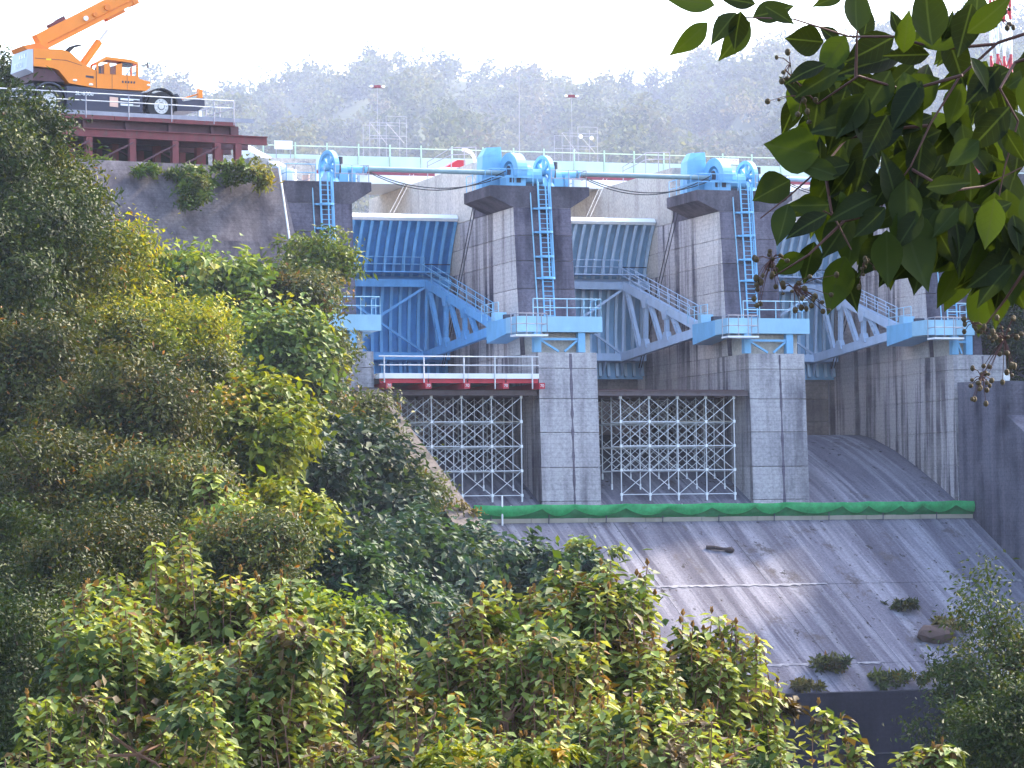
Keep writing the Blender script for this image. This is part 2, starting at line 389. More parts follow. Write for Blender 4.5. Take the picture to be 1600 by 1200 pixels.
# ------------------------------------------------------------------ retaining wall on the left bank
DD = Vector((math.cos(math.radians(10)), math.sin(math.radians(10)), 0)); NN = Vector((-math.sin(math.radians(10)), math.cos(math.radians(10)), 0))
W0 = Vector((-17.92, 5.77, 0))
rw = thing('retaining_wall', 'dark stained concrete retaining wall under the crane trestle', 'wall')
def wpt(s, n, z): p = W0+DD*s+NN*n; return (p.x, p.y, z)
def wslab(name, s0, s1, secs, mat):
    obj(name, MB().hexa([wpt(s0, n, z) for n, z in secs], [wpt(s1, n, z) for n, z in secs]), mat, rw); fixnormals(rw.children[-1])
for s0, s1 in ((-42, -28), (-27.97, -14), (-13.97, 0)):
    wslab('upper_panel', s0, s1, [(-2.6, 18.75), (2.5, 18.75), (2.5, 23.9), (0, 23.9)], M['wall'])
    wslab('lower_panel', s0, s1, [(-7.5, 6), (2.5, 6), (2.5, 18.72), (-3.1, 18.72)], M['wall'])
m = MB().tube((-18.05, 5.5, 24.0), (-18.05, 2.9, 19.0), .06); tag(obj('drain_pipe', m, M['white']), 'thin pale pipe running down the wall edge beside the first pier', 'pipe')
m = MB().hexa([wpt(-60, 2.0, 5), wpt(0, 2.0, 5), wpt(0, 60, 5), wpt(-60, 60, 5)], [wpt(-60, 2.0, 23.86), wpt(0, 2.0, 23.86), wpt(0, 60, 23.86), wpt(-60, 60, 23.86)])
struct('embankment_ground', m, M['soil'])

# ------------------------------------------------------------------ gates
TY, TZ, RG = 7.2, 13.7, 13.3
def gp(x, r, a): return (x, TY+r*math.cos(a), TZ+r*math.sin(a))
A0, A1 = math.asin((10.85-TZ)/RG), math.asin((22.05-TZ)/RG)
def arc_plate(m, x0, x1, r0, r1, a0, a1, n):
    for i in range(n+1):
        a = a0+(a1-a0)*i/n
        m.v += [gp(x0, r0, a), gp(x1, r0, a), gp(x1, r1, a), gp(x0, r1, a)]
    b = len(m.v)-4*(n+1)
    for i in range(n):
        for k in range(4): m.f.append([b+4*i+k, b+4*i+(k+1) % 4, b+4*i+4+(k+1) % 4, b+4*i+4+k])
    m.f.append([b+k for k in range(4)][::-1]); m.f.append([b+4*n+k for k in range(4)]); return m
def lerp(p, q, t): return Vector(p)*(1-t)+Vector(q)*t
def gate(label, x0, x1, skin, rib, arm, rail):
    t = thing('radial_gate', label, 'spillway gate', 'radial gates between the piers')
    x0 += .06; x1 -= .06
    obj('skin_plate', arc_plate(MB(), x0, x1, RG, RG+.04, A0, A1, 22), skin, t)
    nr = 17
    for i in range(nr):
        x = x0+.12+(x1-x0-.24)*i/(nr-1)
        m = arc_plate(MB(), x-.03, x+.03, RG-.34, RG, A0+.01, A1-.012, 18); arc_plate(m, x-.11, x+.11, RG-.38, RG-.34, A0+.01, A1-.012, 18)
        obj('rib', m, rib, t)
    m = MB(); arc_plate(m, x0, x1, RG-.40, RG+.05, A1-.006, A1+.014, 2); obj('top_beam', m, M['white'], t)
    aU, aL = math.asin((17.85-TZ)/RG), math.asin((12.25-TZ)/RG)
    for a, nm in ((aU, 'upper_girder'), (aL, 'lower_girder')):
        m = MB(); arc_plate(m, x0+.1, x1-.1, RG-1.25, RG-.39, a-.022, a+.022, 2); obj(nm, m, arm, t)
    # brackets from the lower girder to the lip
    for i in range(8):
        x = x0+.4+(x1-x0-.8)*i/7
        p = [gp(x, RG-1.2, aL-.025), gp(x, RG-.40, aL-.025), gp(x, RG-.40, A0+.012)]
        obj('bracket', MB().hexa(p, [(q[0]+.07, q[1], q[2]) for q in p]), arm, t)
    # two arms
    for xe, xt in ((x0+1.9, x0+.62), (x1-1.9, x1-.62)):
        pin = Vector((xt, TY, TZ))
        U0, L0 = Vector(gp(xe, RG-1.0, aU)), Vector(gp(xe, RG-1.0, aL))
        Ue, Le = pin+Vector((0, .9, .28)), pin+Vector((0, .9, -.22))
        a_ = obj('upper_chord', MB().beam(U0, Ue, .34, .62), arm, t); obj('lower_chord', MB().beam(L0, Le, .34, .62), arm, t)
        # hub plate with the rounded inner edge
        m = MB(); h = [Ue+Vector((0, 1.5, .62)), Ue+Vector((0, .2, .28)), pin+Vector((0, -.35, .55)), pin+Vector((0, -.35, -.75)), Le+Vector((0, .2, -.32)), Le+Vector((0, 1.5, -.5)), Le+Vector((0, 1.0, .02)), pin+Vector((0, 1.25, .02)), Ue+Vector((0, 1.0, 0))]
        m.hexa([q+Vector((-.22, 0, 0)) for q in h], [q+Vector((.22, 0, 0)) for q in h]); fixnormals(obj('hub_plate', m, arm, t))
        def lat(p, q, wd=.30):
            """pair of flats with batten plates, as a laced strut"""
            m = MB(); p, q = Vector(p), Vector(q); d = (q-p); s = Vector((0, -d.z, d.y)).normalized()*(wd/2)
            m.beam(p+s, q+s, .10, .26, (1, 0, 0)); m.beam(p-s, q-s, .10, .26, (1, 0, 0))
            for k in (.12, .38, .62, .88): m.beam(lerp(p-s, q-s, k), lerp(p+s, q+s, k), .42, .22, (1, 0, 0))
            obj('strut', m, arm, t)
        uA, uB, uC = lerp(U0, Ue, .04), lerp(U0, Ue, .32), lerp(U0, Ue, .60)
        lA, lB, lC = lerp(L0, Le, .26), lerp(L0, Le, .33), lerp(L0, Le, .62)
        lat(uA, lA); lat(uB, lB); lat(lerp(U0, Ue, .36), lerp(L0, Le, .55)); lat(uC, lC); lat(lerp(U0, Ue, .66), lerp(L0, Le, .80))
        obj('end_post', MB().beam(lerp(U0, Ue, .01), lerp(L0, Le, .01), .16, .16), arm, t)
        for P_ in (lB, lC, uB, uC):
            sgn = 1 if P_ in (lB, lC) else -1
            m = MB(); q = [P_+Vector((0, -.55, sgn*.1)), P_+Vector((0, .6, sgn*.1)), P_+Vector((0, .28, sgn*.75)), P_+Vector((0, -.25, sgn*.75))]
            m.hexa([v+Vector((-.19, 0, 0)) for v in q], [v+Vector((.19, 0, 0)) for v in q]); fixnormals(obj('gusset', m, arm, t))
    # cross ties between the two arms
    xa, xb = x0+1.9, x1-1.9
    for s, (xc, xd) in ((1, (xa, xb)), (-1, (xb, xa))):
        m = MB().beam(gp(xc, RG-1.1, aU-.02), gp((xc+xd)/2, RG-1.1, (aU+aL)/2), .16); obj('cross_tie', m, arm, t)
        m = MB().beam(gp(xc, RG-1.1, aL+.02), gp((xc+xd)/2, RG-1.1, (aU+aL)/2), .14); obj('cross_tie', m, arm, t)
    # walkway on the upper girder and stair rail along the right arm
    zt = gp(0, RG, aU+.03)[2]; yw = gp(0, RG-1.3, aU)[1]
    obj('walkway', MB().box((x0+.2, yw-.35, zt-.02), (x1-.3, yw+.7, zt+.05)), arm, t)
    for z in (.55, 1.05): obj('rail', MB().tube((x0+.2, yw-.3, zt+z), (x1-2.2, yw-.3, zt+z), .03), rail, t)
    for i in range(7): obj('rail_post', MB().tube((x0+.2+i*(x1-x0-2.4)/6, yw-.3, zt), (x0+.2+i*(x1-x0-2.4)/6, yw-.3, zt+1.05), .032), rail, t)
    obj('seal_rail', MB().tube(gp(x0+.1, RG-.5, aU+.095), gp(x1-.1, RG-.5, aU+.095), .035), M['dark'], t)
    for xo in (-.32, .32):
        U0, Ue = Vector(gp(x1-1.9+xo, RG-1.0, aU)), Vector((x1-.62+xo, TY+.9, TZ+.28))
        up = Vector((0, 0, .36))
        for z in (.45, .95): obj('rail', MB().tube(lerp(U0, Ue, .02)+up+Vector((0, 0, z)), lerp(U0, Ue, .97)+up+Vector((0, 0, z)), .03), rail, t)
        for i in range(8):
            q = lerp(U0, Ue, .02+.95*i/7)+up; obj('rail_post', MB().tube(q, q+Vector((0, 0, .95)), .032), rail, t)
    # ladder down from the walkway at the left end
    xl = x0+2.6
    for dx in (0, .45): obj('ladder_rail', MB().tube((xl+dx, yw-.5, zt+1.1), (xl+dx, yw-.5, 13.4), .04), rail, t)
    for i in range(12): obj('rung', MB().tube((xl, yw-.5, 13.6+i*.42), (xl+.45, yw-.5, 13.6+i*.42), .022, 5), rail, t)
    obj('lamp_box', MB().box((xl-.6, yw-.1, zt+1.35), (xl+.2, yw+.25, zt+1.52)), M['dark'], t)
    return t
gate('deep blue radial gate with blue truss arms above the red platform', PX[0][1], PX[1][0], M['gate1'], M['rib1'], M['gate1b'], M['lblue'])
gate('pale grey blue radial gate with whitish truss arms in the middle bay', PX[1][1], PX[2][0], M['gate2'], M['rib2'], M['gate2b'], M['gate2b'])
gate('pale grey blue radial gate half hidden by the hanging leaves', PX[2][1], PX[3][0], M['gate2'], M['rib2'], M['gate2b'], M['gate2b'])

# hoist ropes: a pair for each gate, at its right end and at its left end
for i, lb in enumerate(('deep blue gate', 'middle pale gate', 'far pale gate')):
    for side, x in (('right', PX[i+1][0]-.85), ('left', PX[i][1]+.85)):
        t = thing('hoist_ropes', 'pair of thin black hoist ropes at the %s side of the %s' % (side, lb), 'rope', 'gate hoist ropes')
        for d in (0, .42): obj('rope', MB().tube((x, 11.2-d*1.6, 22.4), (x, 18.9-d*1.2, 11.6), .035, 5), M['black'], t)
# white stay ropes in the bays
for i, lb in enumerate(('deep blue gate', 'middle pale gate')):
    t = thing('stay_ropes', 'pair of white ropes slanting down behind the top of the %s' % lb, 'rope', 'white stay ropes')
    x = PX[i+1][0]-.6
    for d in (0, .35): obj('rope', MB().tube((x-.9+d*.8, 24.0, 25.76), (x-3.4+d*.8, 21.0, 22.5), .010, 5), M['white'], t)

# ------------------------------------------------------------------ trunnion girders on the pier noses
def railing(t, pts, h, step, mat, mids=1, r=.03):
    for a, b in zip(pts, pts[1:]):
        a, b = Vector(a), Vector(b); n = max(1, round((b-a).length/step))
        for k in range(mids+1):
            z = h*(k+1)/(mids+1); obj('rail', MB().tube(a+Vector((0, 0, z)), b+Vector((0, 0, z)), r), mat, t)
        for i in range(n+1):
            q = lerp(a, b, i/n); obj('rail_post', MB().tube(q, q+Vector((0, 0, h)), r), mat, t)
def girder(label, c, left=True, xr=2.45, xl=-3.5):
    t = thing('trunnion_girder', label, 'steel girder', 'trunnion girders on the pier noses')
    obj('girder_box', MB().box((c+xl, .5, 12.98), (c+xr, 2.7, 14.0)), M['lblue2'], t)
    if left:
        m = MB().hexa([(c+xl, 2.72, 12.95), (c-2.1, 2.72, 12.95), (c-2.1, 6.8, 12.55), (c+xl, 6.8, 12.55)], [(c+xl, 2.72, 13.98), (c-2.1, 2.72, 13.98), (c-2.1, 6.8, 13.95), (c+xl, 6.8, 13.95)])
        obj('side_bracket', m, M['lblue'], t)
    if xr > 2.1:
      m = MB().hexa([(c+2.06, 2.72, 12.95), (c+xr, 2.72, 12.95), (c+xr, 6.8, 12.5), (c+2.06, 6.8, 12.5)], [(c+2.06, 2.72, 13.98), (c+xr, 2.72, 13.98), (c+xr, 6.8, 13.95), (c+2.06, 6.8, 13.95)])
      obj('side_bracket', m, M['lblue'], t)
    obj('pedestal', MB().box((c-1.7, 1.4, 11.66), (c+min(1.9, xr), 4.2, 12.96)), M['cream'], t)
    for x in ((-2.0, 1.05) if xr > 2.1 else (-1.75, -.7)):
        obj('leg', MB().box((c+x-.24, .62, 11.66), (c+x+.24, 1.1, 12.97)), M['lblue'], t)
    obj('tie', MB().box((c-1.75, .72, 12.45), (c+(.8 if xr > 2.1 else -.9), .86, 12.6)), M['lblue'], t)
    for s, a, b in ((1, -1.75, -.5), (-1, .8, -.1)) if xr > 2.1 else ((1, -1.5, -1.2),):
        obj('brace', MB().beam((c+a, .8, 12.45), (c+b, .8, 11.72), .13), M['lblue'], t)
    railing(t, [(c-2.3, .6, 14.0), (c+xr-.05, .6, 14.0)], 1.15, 1.3, M['lblue2'])
    railing(t, [(c+xr-.05, .6, 14.0), (c+xr-.05, 2.6, 14.0)], 1.15, 1.3, M['lblue2'])
    if left:
        obj('grating', MB().box((c-3.95, -.75, 12.62), (c-1.75, .45, 12.74)), M['white'], t)
        railing(t, [(c-3.9, .4, 12.75), (c-3.9, -.7, 12.75), (c-1.8, -.7, 12.75), (c-1.8, .4, 12.75)], 1.35, .8, M['railgrey'])
        railing(t, [(c-3.9, 3.0, 13.98), (c-3.9, 6.6, 13.98)], 1.1, 1.2, M['lblue2'])
        obj('junction_box', MB().box((c-3.45, 5.2, 13.98), (c-2.6, 5.9, 14.55)), M['lblue2'], t)
        obj('junction_box', MB().box((c-3.3, 3.4, 13.98), (c-2.7, 3.9, 14.3)), M['dark'], t)
    return t
girder('pale blue trunnion girder end emerging from the bushes on the first pier', -15.55, left=False, xl=-2.6, xr=2.9)
girder('pale blue trunnion girder with railing between the deep blue and the middle gate', 0)
girder('pale blue trunnion girder with railing left of the hanging leaves', 14.8)
girder('pale blue trunnion girder on the right bank pier under the leaves', 29.83, xr=-.35, xl=-4.0)

# ------------------------------------------------------------------ caged ladders on the pier faces
def ladder(label, x, cage_n=4, ztop=23.3):
    t = thing('caged_ladder', label, 'ladder', 'caged ladders on the pier faces')
    def P(dx, off, z): return (x+dx, col_y(z)-off, z)
    for dx in (-.36, .36): obj('side_rail', MB().tube(P(dx, .3, ztop), P(dx, .3, 14.0), .055), M['lblue'], t)
    n = 28
    for i in range(n):
        z = 14.3+i*(ztop-14.5)/(n-1); obj('rung', MB().tube(P(-.36, .3, z), P(.36, .3, z), .025, 5), M['lblue'], t)
    zc = [21.5, 19.9, 18.25, 16.8]
    for z in zc:
        obj('hoop', MB().ring(P(.0, .3, z), (0, 0, 1), .40, .50, .14, 16, 0, 2*math.pi), M['lblue'], t)
        obj('bracket', MB().box((x-.75, col_y(z)-.34, z-.05), (x+.4, col_y(z)+.01, z+.05)), M['lblue'], t)
    for an in (20, 90, 160):
        c, s = math.cos(math.radians(an))*.46, math.sin(math.radians(an))*.46
        obj('cage_bar', MB().beam(P(c, .3+s, 23.5), P(c, .3+s, 16.75), .09, .05), M['lblue'], t)
    cx = x-.85
    m = tag(obj('conduit', MB().tube((cx, col_y(22.6)-.08, 22.6), (cx+.12, col_y(14)-.08, 14.05), .045), M['lblue2']), 'thin pale conduit beside the '+label.replace('caged blue ',''), 'pipe', 'conduits on the pier faces')
ladder('caged blue ladder on the first pier above the small tree', -15.0)
ladder('caged blue ladder on the pier between deep blue and middle gate', .05)
ladder('caged blue ladder touching the left edge of the hanging leaves', 14.65)
ladder('caged blue ladder end showing below the leaves on the right bank pier', 29.6)

# ------------------------------------------------------------------ hoists on the pier tops
def wheel(t, c, r, th=.34):
    ax = Vector((math.cos(.24), math.sin(.24), 0)); ay = Vector((-ax.y, ax.x, 0))
    o = obj('sheave_wheel', MB().ring(c, ax, r-.24, r, th), M['lblue'], t)
    obj('hub', MB().tube((c[0]-.3, c[1], c[2]), (c[0]+.3, c[1], c[2]), .24, 14), M['lblue2'], o)
    for k in range(8):
        a = 2*math.pi*k/8; e = ay*math.cos(a)+Vector((0, 0, math.sin(a)))
        obj('spoke', MB().beam(Vector(c)+e*.2, Vector(c)+e*(r-.24), .22, .13, ax), M['lblue'], o)
def hoist(label, c, house=True, x0=-3.5, x1=3.2):
    t = thing('gate_hoist', label, 'hoist', 'gate hoists on the pier tops'); z = 23.05
    wheel(t, (c+.75, 7.0, z+1.1), 1.15); obj('wheel_base', MB().hexa([(c+.35, 5.8, z), (c+1.15, 5.8, z), (c+1.15, 8.2, z), (c+.35, 8.2, z)], [(c+.5, 6.6, z+.8), (c+1.0, 6.6, z+.8), (c+1.0, 7.4, z+.8), (c+.5, 7.4, z+.8)]), M['lblue'], t)
    obj('gear_case', MB().box((c+1.3, 6.4, z), (c+1.9, 7.6, z+.75)).ring((c+1.6, 7.0, z+.75), (1, 0, 0), 0.01, .55, .55, 18), M['lblue'], t)
    obj('brake', MB().tube((c+1.35, 6.4, z+1.75), (c+1.35, 6.4, z+1.3), .2, 10).tube((c+1.35, 6.4, z+.7), (c+1.35, 6.4, z+1.3), .08, 8), M['dark'], t)
    obj('coupling', MB().tube((c+1.9, 7, z+1.0), (c+3.0, 7, z+1.0), .26, 14).box((c+2.2, 6.7, z), (c+2.5, 7.3, z+.9)), M['lblue'], t)
    obj('cabinet', MB().box((c+2.55, 5.9, z), (c+3.05, 6.4, z+.55)), M['white'], t)
    if house:
        m = MB(); x, y = c-3.45, 7.6
        m.hexa([(x, y, z), (x+1.5, y, z), (x+1.5, y+1.3, z), (x, y+1.3, z)], [(x+.1, y+.05, z+2.2), (x+1.45, y+.05, z+2.3), (x+1.45, y+1.25, z+2.3), (x+.1, y+1.25, z+2.2)])
        m.hexa([(x+.1, y+.05, z+2.21), (x+1.45, y+.05, z+2.31), (x+1.45, y+1.25, z+2.31), (x+.1, y+1.25, z+2.21)], [(x+.45, y+.3, z+2.8), (x+1.42, y+.1, z+2.85), (x+1.42, y+1.2, z+2.85), (x+.45, y+1.1, z+2.8)])
        obj('drum_housing', m, M['lblue'], t)
        wc = (c-1.55, 6.6, z+1.05)
        o = obj('drum_cover', MB().ring(wc, (math.cos(.2), math.sin(.2), 0), .72, 1.28, .75, 20, -math.pi*.62, math.pi*.62), M['lblue'], t)
        obj('drum', MB().tube((wc[0]-.3, wc[1], wc[2]), (wc[0]+.9, wc[1], wc[2]), .55, 18), M['lblue'], t)
        obj('drum_end', MB().ring((wc[0]-.32, wc[1], wc[2]), (1, 0, 0), .01, .42, .1, 16), M['dark'], t)
        obj('drum_base', MB().box((c-2.3, 5.75, z), (c-.95, 7.2, z+.75)), M['lblue'], t)
        for k in (0, .5): obj('vent', MB().box((c-2.1+k, 5.72, z+.25), (c-1.8+k, 5.75, z+.62)), M['dark'], t)
        obj('motor', MB().tube((c-.8, 6.5, z+.75), (c+.3, 6.5, z+.75), .52, 14), M['lblue'], t)
        obj('motor_base', MB().box((c-.85, 6.05, z), (c+.25, 6.95, z+.24)), M['dark'], t)
        obj('gear_box', MB().hexa([(c-1.0, 7.3, z), (c+.15, 7.3, z), (c+.15, 8.4, z), (c-1.0, 8.4, z)], [(c-.85, 7.4, z+1.35), (c, 7.4, z+1.2), (c, 8.3, z+1.2), (c-.85, 8.3, z+1.35)]), M['lblue'], t)
        obj('end_bearing', MB().ring((c-.55, 6.4, z+1.15), (1, 0, 0), .01, .32, .3, 14), M['lblue2'], t)
    rt = thing('deck_railing', 'thin blue deck railing round '+label, 'railing', 'hoist deck railings')
    railing(rt, [(c+x0, 10.8, z), (c+x0, 5.3, z), (c-.6, 5.3, z)], 1.1, 1.4, M['lblue'], r=.028)
    railing(rt, [(c+.7, 5.3, z), (c+x1, 5.3, z), (c+x1, 10.8, z)], 1.1, 1.5, M['railgrey'], r=.028)
hoist('the spoked hoist wheel on the first pier', -15.0, house=False, x0=-2.6, x1=3.0)
hoist('the drum hoist above the middle of the dam', 0)
hoist('the drum hoist beside the white sign on the crest', 14.8)
hoist('the drum hoist hidden behind the leaves', 29.8, x1=2.0)
for t in [o for o in COL.objects if o.name.startswith('gate_hoist')]:
    t['label'] = t['label'].replace('the ', 'light blue ', 1) if t['label'].startswith('the ') else t['label']
for i, lb in enumerate(('above the deep blue gate', 'above the middle pale gate', 'above the far pale gate')):
    a, b = (-15.0, 0, 14.8)[i]+3.0, (0, 14.8, 29.8)[i]-1.9
    t = thing('torque_shaft', 'long grey blue torque shaft tube '+lb, 'pipe', 'torque shafts between hoists')
    obj('tube', MB().tube((a, 7, 24.12), (b, 7, 24.06), .17, 14), M['gate2b'] if i == 2 else paint('shaft grey %d' % i, (.22, .31, .34), .5, .2), t)
    for q in (a+.15, b-.2): obj('flange', MB().tube((q, 7, 24.1), (q+.18, 7, 24.1), .27, 14), M['lblue'], t)
    # drooping cables below the shaft
    c = thing('hanging_cables', 'two black cables drooping below the torque shaft '+lb, 'cable', 'drooping cables')
    for k, sag in enumerate((1.0, 1.25)):
        pts = [Vector((a+.3+(b-a-.5)*u, 6.2+.3*k, 23.85-4*sag*u*(1-u)+(.3*u if k else 0))) for u in np.linspace(0, 1, 15)]
        obj('cable', MB().path(pts, .035, 5), M['black'], c)
# ------------------------------------------------------------------ crest bridge
br = thing('crest_bridge', 'white edged bridge along the dam crest with pale green screens', 'bridge')
BX0, BX1 = -13.0, 62.0
obj('deck_slab', MB().box((BX0, 29.0, 25.56), (BX1, 37, 26.2)), M['white'], br)
obj('edge_strip', MB().box((BX0+2, 29.15, 26.21), (BX1, 29.35, 26.46)), M['dred'], br)
obj('kerb', MB().box((BX0, 29.4, 26.21), (BX1, 29.7, 26.6)), M['cream'], br)
nb = 31
for i in range(nb):
    x = BX0+.1+i*2.4
    if x+2.4 > BX1: break
    o = obj('screen_panel', MB().box((x+.05, 29.86, 26.61), (x+2.33, 29.9, 27.66+.02*math.sin(i*2.1))), M['panel'], br)
    obj('post', MB().box((x-.045, 29.75, 26.21), (x+.045, 29.84, 28.55)), M['gpost'], br)
obj('top_rail', MB().tube((BX0, 29.8, 28.3), (BX1, 29.8, 28.3), .035), M['gpost'], br)
for i in range(4):
    obj('far_parapet', MB().box((BX0+i*19, 36.7, 26.21), (BX0+i*19+18.95, 36.95, 27.4)), M['white'], br)
for a, b, lb in ((-12.1, 28.0, 'white blank sign board on the crest beside the trestle end'), (23.2, 27.7, 'white sign board on the crest right of the far drum hoist')):
    t = thing('sign_board', lb, 'sign', 'white signs on the crest')
    wd, ht = (1.35, .62) if a < 0 else (1.15, .46)
    obj('panel', MB().box((a, 29.62, b), (a+wd, 29.68, b+ht)), M['white'], t)
    for k in (.12, wd-.16): obj('post', MB().box((a+k, 29.69, 26.2), (a+k+.05, 29.74, b+ht)), M['railgrey'], t)
    if a > 0:
        for k in range(4): obj('mark', MB().box((a+.1+k*.25, 29.612, b+.28), (a+.27+k*.25, 29.618, b+.36)), M['sticker'], t)
# pipe frames on the crest
def pipeframe(label, x, top):
    t = thing('pipe_frame', label, 'scaffold', 'pale pipe frames on the crest')
    for dx in (0, 1.3, 2.9):
        for y in (36.2, 38.0): obj('upright', MB().tube((x+dx, y, 27.0), (x+dx, y, top-(.5 if dx == 0 else 0)), .02, 5), M['railgrey'], t)
    for z in (top-.5, top-1.5):
        for y in (36.2, 38.0): obj('ledger', MB().tube((x, y, z), (x+2.9, y, z), .02, 5), M['railgrey'], t)
    obj('ledger', MB().tube((x+1.3, 36.2, top), (x+2.9, 36.2, top), .02, 5), M['railgrey'], t)
    obj('brace', MB().tube((x, 36.2, top-.5), (x+1.4, 36.2, top-2.2), .02, 5), M['railgrey'], t)
    obj('brace', MB().tube((x+1.3, 36.2, top-.5), (x+2.7, 36.2, top-2.0), .02, 5), M['railgrey'], t)
    obj('base_block', MB().box((x-.2, 36.05, 26.98-.77), (x+3.1, 36.35, 27.0)), M['white'], t)
    return t
pipeframe('pale pipe frame standing on the crest above the deep blue gate', -3.0, 31.5)
t = pipeframe('pale pipe frame with white lamps on the crest above the middle gate', 12.4, 31.1)
for dx in (1.5, 2.4): obj('lamp', MB().ball((12.4+dx, 36.15, 30.5-.1*dx), .16), M['white'], t)
for x, z, lb in ((.2, 34.97, 'tall thin mast with red and white head above the deep blue gate'), (16.35, 34.7, 'tall thin mast with red and white head above the middle gate')):
    t = thing('beacon_mast', lb, 'mast', 'beacon masts behind the crest')
    obj('pole', MB().tube((x, 45, 20), (x, 45, z), .018, 6), M['railgrey'], t)
    obj('head', MB().box((x-.26, 44.9, z-.09), (x+.26, 45.1, z+.09)), M['dred'], t)
    for s in (-1, 1): obj('side_lamp', MB().ball((x+s*.48, 45, z), .12, sc=(1.4, 1, .8)), M['white'], t)
    obj('crossbar', MB().tube((x-.48, 45, z-.12), (x+.48, 45, z-.12), .02), M['dred'], t)
tag(obj('antenna_pole', MB().tube((7.0, 30.6, 26.2), (7.08, 30.6, 34.5), .035, 5), M['railgrey']), 'thin dark vertical pole on the crest right of the drum hoist', 'pole')
for c, lb in ((0, 'sloping handrail on the pier head left of the middle drum hoist'), (15.1, 'sloping handrail on the pier head left of the far drum hoist')):
    t = thing('stair_railing', lb, 'railing', 'sloping handrails on pier heads')
    for dz in (0, -.5):
        obj('rail', MB().tube((c-1.95, 25, 26.75+dz*.6), (c-.1, 25, 27.85+dz), .035), M['railgrey'], t); obj('rail', MB().tube((c-.1, 25, 27.85+dz), (c+1.8, 25, 27.95+dz), .035), M['railgrey'], t)
    for x, z in ((-1.9, 26.75), (-.1, 27.85), (.9, 27.9), (1.8, 27.95)): obj('rail_post', MB().tube((c+x, 25, 25.53), (c+x, 25, z), .035), M['railgrey'], t)
t = thing('site_machine', 'white machine with a red sloping hood and bent white pipe on the crest', 'machine')
obj('body', MB().box((-.6, 26.0, 25.53), (1.7, 27.4, 26.55)), M['white'], t)
obj('hood', MB().hexa([(-.2, 26.0, 26.56), (1.3, 26.0, 26.56), (1.3, 27.4, 26.56), (-.2, 27.4, 26.56)], [(.7, 26.0, 27.1), (1.3, 26.0, 27.1), (1.3, 27.4, 27.1), (.7, 27.4, 27.1)]), M['red'], t)
pts = [Vector((1.0+1.0*math.sin(a), 25.8, 26.9+.95*math.cos(a))) for a in np.linspace(0, 1.7, 9)]
obj('bent_pipe', MB().path(pts, .13, 8), M['white'], t)
for k in range(2): obj('wheel', MB().ring((0+k*1.1, 25.97, 25.75), (0, 1, 0), .02, .22, .1, 12), M['tyre'], t)
# things at the first pier head
t = thing('stair_flank', 'white sloping concrete stair flank beside the first pier head', 'stairs')
obj('flank', MB().hexa([(-16.6, 11.6, 23.3), (-16.6, 22, 26.0), (-16.6, 22, 27.3), (-16.6, 11.6, 24.7)], [(-15.9, 11.6, 23.3), (-15.9, 22, 26.0), (-15.9, 22, 27.3), (-15.9, 11.6, 24.7)]), M['white'], t); fixnormals(t.children[0])
for k in range(9): obj('step', MB().box((-15.88, 11.9+k*1.1, 23.05), (-14.4, 12.98+k*1.1, 23.3+k*.26)), M['cream'], t)
t = thing('water_tank', 'white round tank on the first pier deck', 'tank')
obj('shell', MB().tube((-16.6, 8.6, 23.06), (-16.6, 8.6, 24.1), .55, 18), M['white'], t); obj('lid', MB().tube((-16.6, 8.6, 24.11), (-16.6, 8.6, 24.2), .3, 14), M['galv'], t)
obj('hoop', MB().ring((-16.1, 6.6, 23.85), (0, 1, 0), .62, .66, .05, 20), M['railgrey'], t)
t = thing('drum', 'small pinkish drum between tank and hoist wheel on the first pier', 'drum')
obj('shell', MB().tube((-15.55, 8.0, 23.06), (-15.55, 8.0, 23.75), .24, 14), M['sticker'], t); obj('rim', MB().ring((-15.55, 8.0, 23.76), (0, 0, 1), .2, .26, .04, 14), M['white'], t)

# ------------------------------------------------------------------ shoring towers under the gates
def shoring(label, xa, xb, seed):
    t = thing('shoring_scaffold', label, 'scaffold', 'shoring scaffolds in the bays'); rn = random.Random(seed)
    n = 4; lv = [8.72, 7.12, 5.52, 3.92, 2.32]; rows = [.8, 2.6, 4.4, 6.2, 8.0]; xs_ = [xa+(xb-xa)*i/n for i in range(n+1)]
    me = {}
    def piece(name, p, q, r, mat, jit=0):
        p, q = Vector(p), Vector(q); obj(name, MB().tube(p, q, r, 5), mat, t)
    for ri, y in enumerate(rows):
        zb = prof_z(y)
        for x in xs_:
            xx = x-(.9 if False else 0)
            piece('post', (xx, y, zb+.35), (xx, y, 8.78), .042, M['galv'])
            piece('jack', (xx, y, zb-.05), (xx, y, zb+.36), .06, M['white'])
            if ri == 0:
                for z in lv: obj('coupler', MB().box((xx-.075, y-.075, z-.09), (xx+.075, y+.075, z+.09)), M['white'], t)
        for k, z in enumerate(lv[1:]):
            if z < zb+.3: continue
            for a, b in zip(xs_, xs_[1:]):
                piece('ledger', (a, y, z), (b, y, z), .03, M['galv'] if (k+ri) % 2 or rn.random() > .3 else M['board'])
        for k in range(4):
            z1, z0 = lv[k], lv[k+1]
            if z0 < zb-.2: continue
            for a, b in zip(xs_, xs_[1:]):
                if ri > 2 and rn.random() < .35: continue
                piece('brace', (a, y-.05, z0), (b, y-.05, z1), .024, M['galv']); piece('brace', (a, y+.05, z1), (b, y+.05, z0), .024, M['galv'])
    for x in xs_:
        for z in lv[1:]:
            ys_ = [y for y in rows if prof_z(y) < z-.3]
            if len(ys_) > 1: piece('transom', (x, ys_[0], z-.06), (x, ys_[-1], z-.06), .028, M['galv'])
    return t, rows
sA, rows = shoring('galvanised shoring scaffold under the red work platform', -11.3, -3.15, 1)
sB, rows = shoring('galvanised shoring scaffold in the middle bay under a brown beam', 3.75, 11.8, 2)
